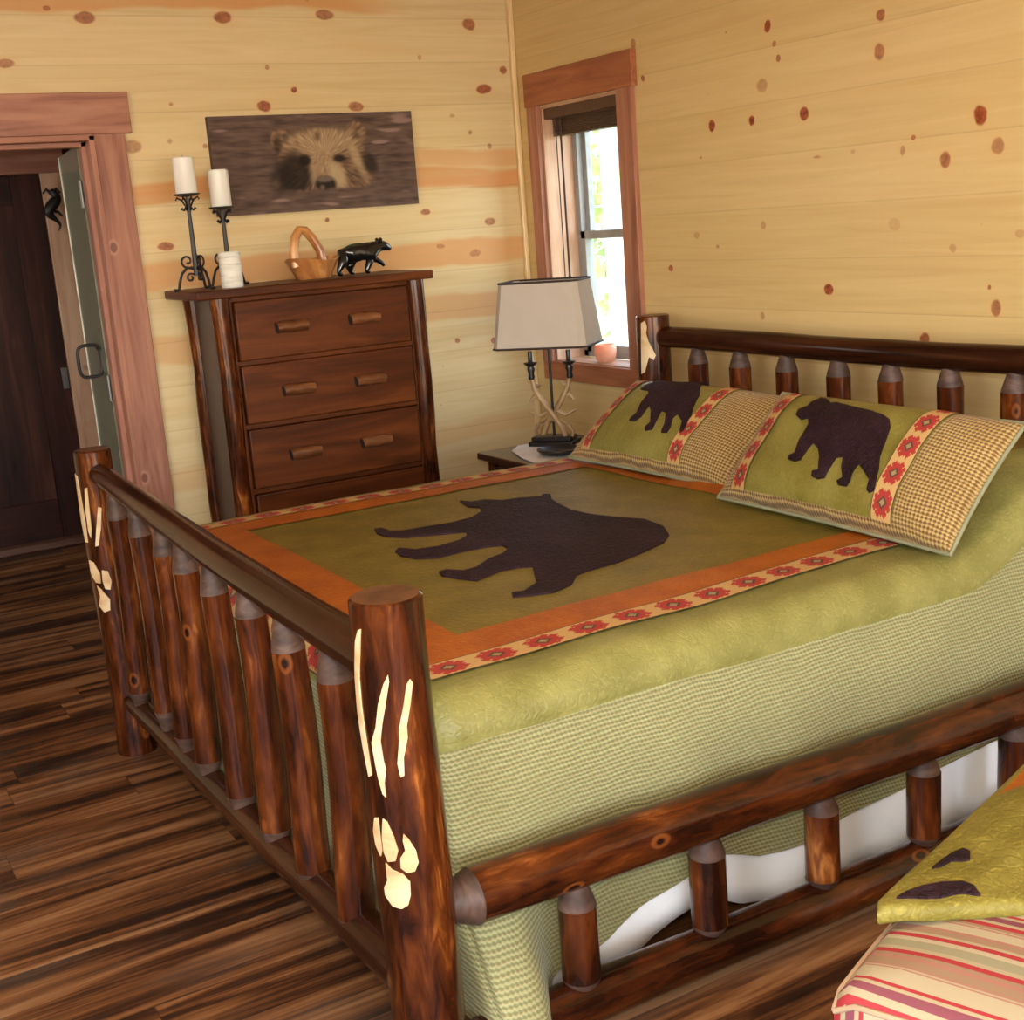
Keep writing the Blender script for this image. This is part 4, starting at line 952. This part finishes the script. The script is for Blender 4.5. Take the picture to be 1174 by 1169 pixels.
# ------------------------------------------------------------------ striped ottoman and folded throw
ot=thing('striped_ottoman',(1.5,.95,0),'red and beige striped upholstered ottoman in the lower right foreground','ottoman')
oa=V((.9432,.3322,0)); ob=V((.399,-.917,0)); OC=V((1.095,1.153,0)); OL,OW,OH=.82,.60,.462
def OT(u,v,z): return OC+oa*u+ob*v+V((0,0,z))
b=MB()
def otop(u,v):
    x,y=u*OL,v*OW; ex=min(x,OL-x);ey=min(y,OW-y)
    z=OH+.022*(1-math.exp(-min(ex,ey)*14))-.0
    r=.02; z-=r*max(0,1-ex/r)**2*.8+r*max(0,1-ey/r)**2*.8
    return OT(x,y-.016*math.sin(PI*u)**.7*(1-v)**2,z)
b.grid(48,36,otop,0,lambda u,v:(u*OL+.02*v,v*OW))
zb_=.12
def side(p0,p1,n,uvoff,horizontal):
    (u0,v0),(u1,v1)=p0,p1; L=math.hypot((u1-u0)*OL,(v1-v0)*OW)
    def fn(a,c):
        p=otop(u0+(u1-u0)*a,v0+(v1-v0)*a); p.z=p.z+(zb_-p.z)*c; out=(oa*(1 if u0==u1==1 else -1 if u0==u1==0 else 0)+ob*(1 if v0==v1==1 else -1 if v0==v1==0 else 0)); return p+out*.012*math.sin(c*PI)
    b.grid(n,10,fn,0,lambda a,c:((a*L) if not horizontal else (-.33*c),c*.33))
side((0,0),(0,1),36,0,False); side((0,1),(1,1),48,0,False); side((1,1),(1,0),36,0,False); side((1,0),(0,0),48,0,False)
b.build('cushion',M['stripe'],ot,ang=60,weld=True)
b=MB(); q=[otop(k/30,0) for k in range(30)]+[otop(1,k/20) for k in range(20)]+[otop(1-k/30,1) for k in range(30)]+[otop(0,1-k/20) for k in range(21)]
b.tube(q,.0042,8,cap=False); b.build('welt',plain('beige_welt',(.38,.25,.15),.8),ot,weld=True)
b=MB(); c=OT(OL/2,OW/2,.115); b.box(c,(OL-.04,OW-.04,.05),rz=math.radians(21)); b.build('base',M['ns'],ot,.004)
for u in (.06,.94):
    for v in (.08,.92):
        p=OT(u*OL,v*OW,0); b=MB(); b.lathe(p,[(.016,0),(.02,.02),(.026,.09)],16); b.build('leg',M['ns'],ot)
# folded throw lying over the back of the ottoman, hanging a little over its edge
th=thing('folded_throw',(1.5,1.15,.5),'folded olive green throw with dark bear paws lying on the striped ottoman','throw')
oa2,ob2,OC2=oa.to_2d(),ob.to_2d(),OC.to_2d()
on2=V((-oa2.y,oa2.x))
TA=OC2+oa2*.165+on2*.006; TB_=OC2+oa2*.82-on2*.012
TD=V((1.455,1.085)); TC=OC2+oa2*1.02-on2*.14
def quad(a,b_,c,d,u,v): return a.lerp(b_,u).lerp(d.lerp(c,u),v)
def tfn(u,v,h=0):
    p=quad(TA,TB_,TC,TD,u,v); q=p-OC2; d=q.dot(on2)-.012; r=.03
    z=.506+.016*math.sin(PI*min(1,max(0,u)))*math.sin(PI*min(1,max(0,v)))+.006*noise.noise(V((u*4,v*4,3)))+h
    if d>0:
        g=min(d/r,PI/2); nd=(r+h)*math.sin(g); z-=r*(1-math.cos(g))+max(0,d-r*PI/2)
        p=OC2+oa2*q.dot(oa2)+on2*(.012+nd)
    return V((p.x,p.y,z))
b=MB(); b.grid(40,30,lambda u,v:tfn(u,v),lambda u,v:1 if u>.66 else 0,lambda u,v:(u*.5,v*.3))
def tedge(e,n):
    def fn(a,c):
        u,v=e(a); p=tfn(u,v); g=c*PI; o=V((0,0,0))
        m=tfn(.5,.5); out=(V((p.x,p.y,0))-V((m.x,m.y,0)))
        if u<=0: out=-V((TB_-TA).normalized().to_tuple()+(0,))
        elif u>=1: out=V((TB_-TA).normalized().to_tuple()+(0,))
        elif v<=0: out=V((-(TB_-TA).y,(TB_-TA).x,0)).normalized()
        else: out=-V((-(TC-TD).y,(TC-TD).x,0)).normalized()
        if u<=0 and False: pass
        th_=max(.012,min(.03,p.z-.476))
        return V((p.x,p.y,p.z-th_/2+th_/2*math.cos(g)))+out*.016*math.sin(g)
    return fn
for e,n in ((lambda a:(a,0),40),(lambda a:(1,a),30),(lambda a:(1-a,1),40),(lambda a:(0,1-a),30)): b.grid(n,8,tedge(e,n),0,lambda u,v:(u*.4,v*.05))
b.grid(6,6,lambda u,v:(lambda p:V((p.x,p.y,.477)))(quad(TA,TB_,TC,TD,u,v)),0)
b.build('throw_cloth',[M['throw'],M['orange']],th,ang=60,weld=True)
tc=lambda L:[(930+x/4.045,880+y/4.045) for x,y in L]
inv=None
def tuv(px,py):
    z=.512
    p=at(px,py,2,z).to_2d(); u,v=.4,.4
    for _ in range(25):
        q=quad(TA,TB_,TC,TD,u,v); e=p-q; du=(quad(TA,TB_,TC,TD,u+.01,v)-q)/.01; dv=(quad(TA,TB_,TC,TD,u,v+.01)-q)/.01
        det=du.x*dv.y-du.y*dv.x; u+=(e.x*dv.y-e.y*dv.x)/det; v+=(du.x*e.y-du.y*e.x)/det
    return (min(.99,max(.012,u)),min(.985,max(.015,v)))
for L in ([(395,598),(440,575),(520,548),(600,530),(700,530),(755,548),(778,590),(700,575),(660,580),(600,590),(500,598),(440,608)],[(560,462),(610,420),(660,392),(705,382),(738,400),(735,432),(700,436),(650,432),(600,455)]):
    b=MB(); out=[tuv(px,py) for px,py in tc(L)]
    patch(b,[(u*.5,v*.3) for u,v in out],lambda x,y,h:tfn(x/.5,y/.3,h),.004,.012); b.build('bear_paw_applique',M['bearfab'],th,ang=60)

# ------------------------------------------------------------------ light
W=bpy.data.worlds.new('world'); SC.world=W; W.use_nodes=True; nt=W.node_tree
bg=nt.nodes['Background']; sky=nt.nodes.new('ShaderNodeTexSky'); sky.sky_type='NISHITA'; sky.sun_disc=False; sky.sun_elevation=math.radians(48); sky.sun_rotation=math.radians(200)
mx=nt.nodes.new('ShaderNodeMix'); mx.data_type='RGBA'; mx.inputs[0].default_value=.75; mx.inputs[7].default_value=(1,1,1,1)
nt.links.new(sky.outputs[0],mx.inputs[6]); nt.links.new(mx.outputs[2],bg.inputs[0]); bg.inputs[1].default_value=4.2
def area(name,loc,target,sx,sy,power,col):
    l=bpy.data.lights.new(name,'AREA'); l.shape='RECTANGLE'; l.size=sx; l.size_y=sy; l.energy=power; l.color=col
    o=bpy.data.objects.new(name,l); COL.objects.link(o); o.location=loc
    o.rotation_euler=(V(target)-V(loc)).to_track_quat('-Z','Y').to_euler(); return o
area('front_window_fill',(.3,YF+.05,1.45),(.3,3,1.3),3.6,1.8,34,(1.0,.97,.94))  # area light in the unseen front window, added to fill the room
area('left_window_fill',(XL+.05,-.1,1.45),(2,1.0,1.2),3.4,1.65,7,(1.0,.86,.64))  # warm fill added in the unseen left window
area('ceiling_lamp',(.5,1.2,ZC-.06),(.5,1.2,0),.9,.9,26,(1.0,.85,.66))
area('hall_fill',(-.55,6.2,1.6),(1.3,6.4,1.1),.6,1.0,15,(1.0,.96,.88))  # unseen fill added to brighten the hall; no window stands there
fl=bpy.data.lights.new('camera_flash','POINT'); fl.energy=118; fl.color=(1,.95,.86); fl.shadow_soft_size=.07
fo=bpy.data.objects.new('camera_flash',fl); COL.objects.link(fo); fo.location=EYE+upv*.13-fwd*.02
s=bpy.data.lights.new('sun','SUN'); s.energy=2.2; s.angle=.02; so=bpy.data.objects.new('sun',s); COL.objects.link(so); so.location=(-6,-4,9)
so.rotation_euler=V((.45,.6,-.85)).to_track_quat('-Z','Y').to_euler()
SC.view_settings.view_transform='Standard'; SC.view_settings.look='None'; SC.view_settings.gamma=1; SC.view_settings.exposure=0.06
SC.view_settings.use_curve_mapping=False
SC.cycles.use_denoising=True
SC.cycles.max_bounces=8
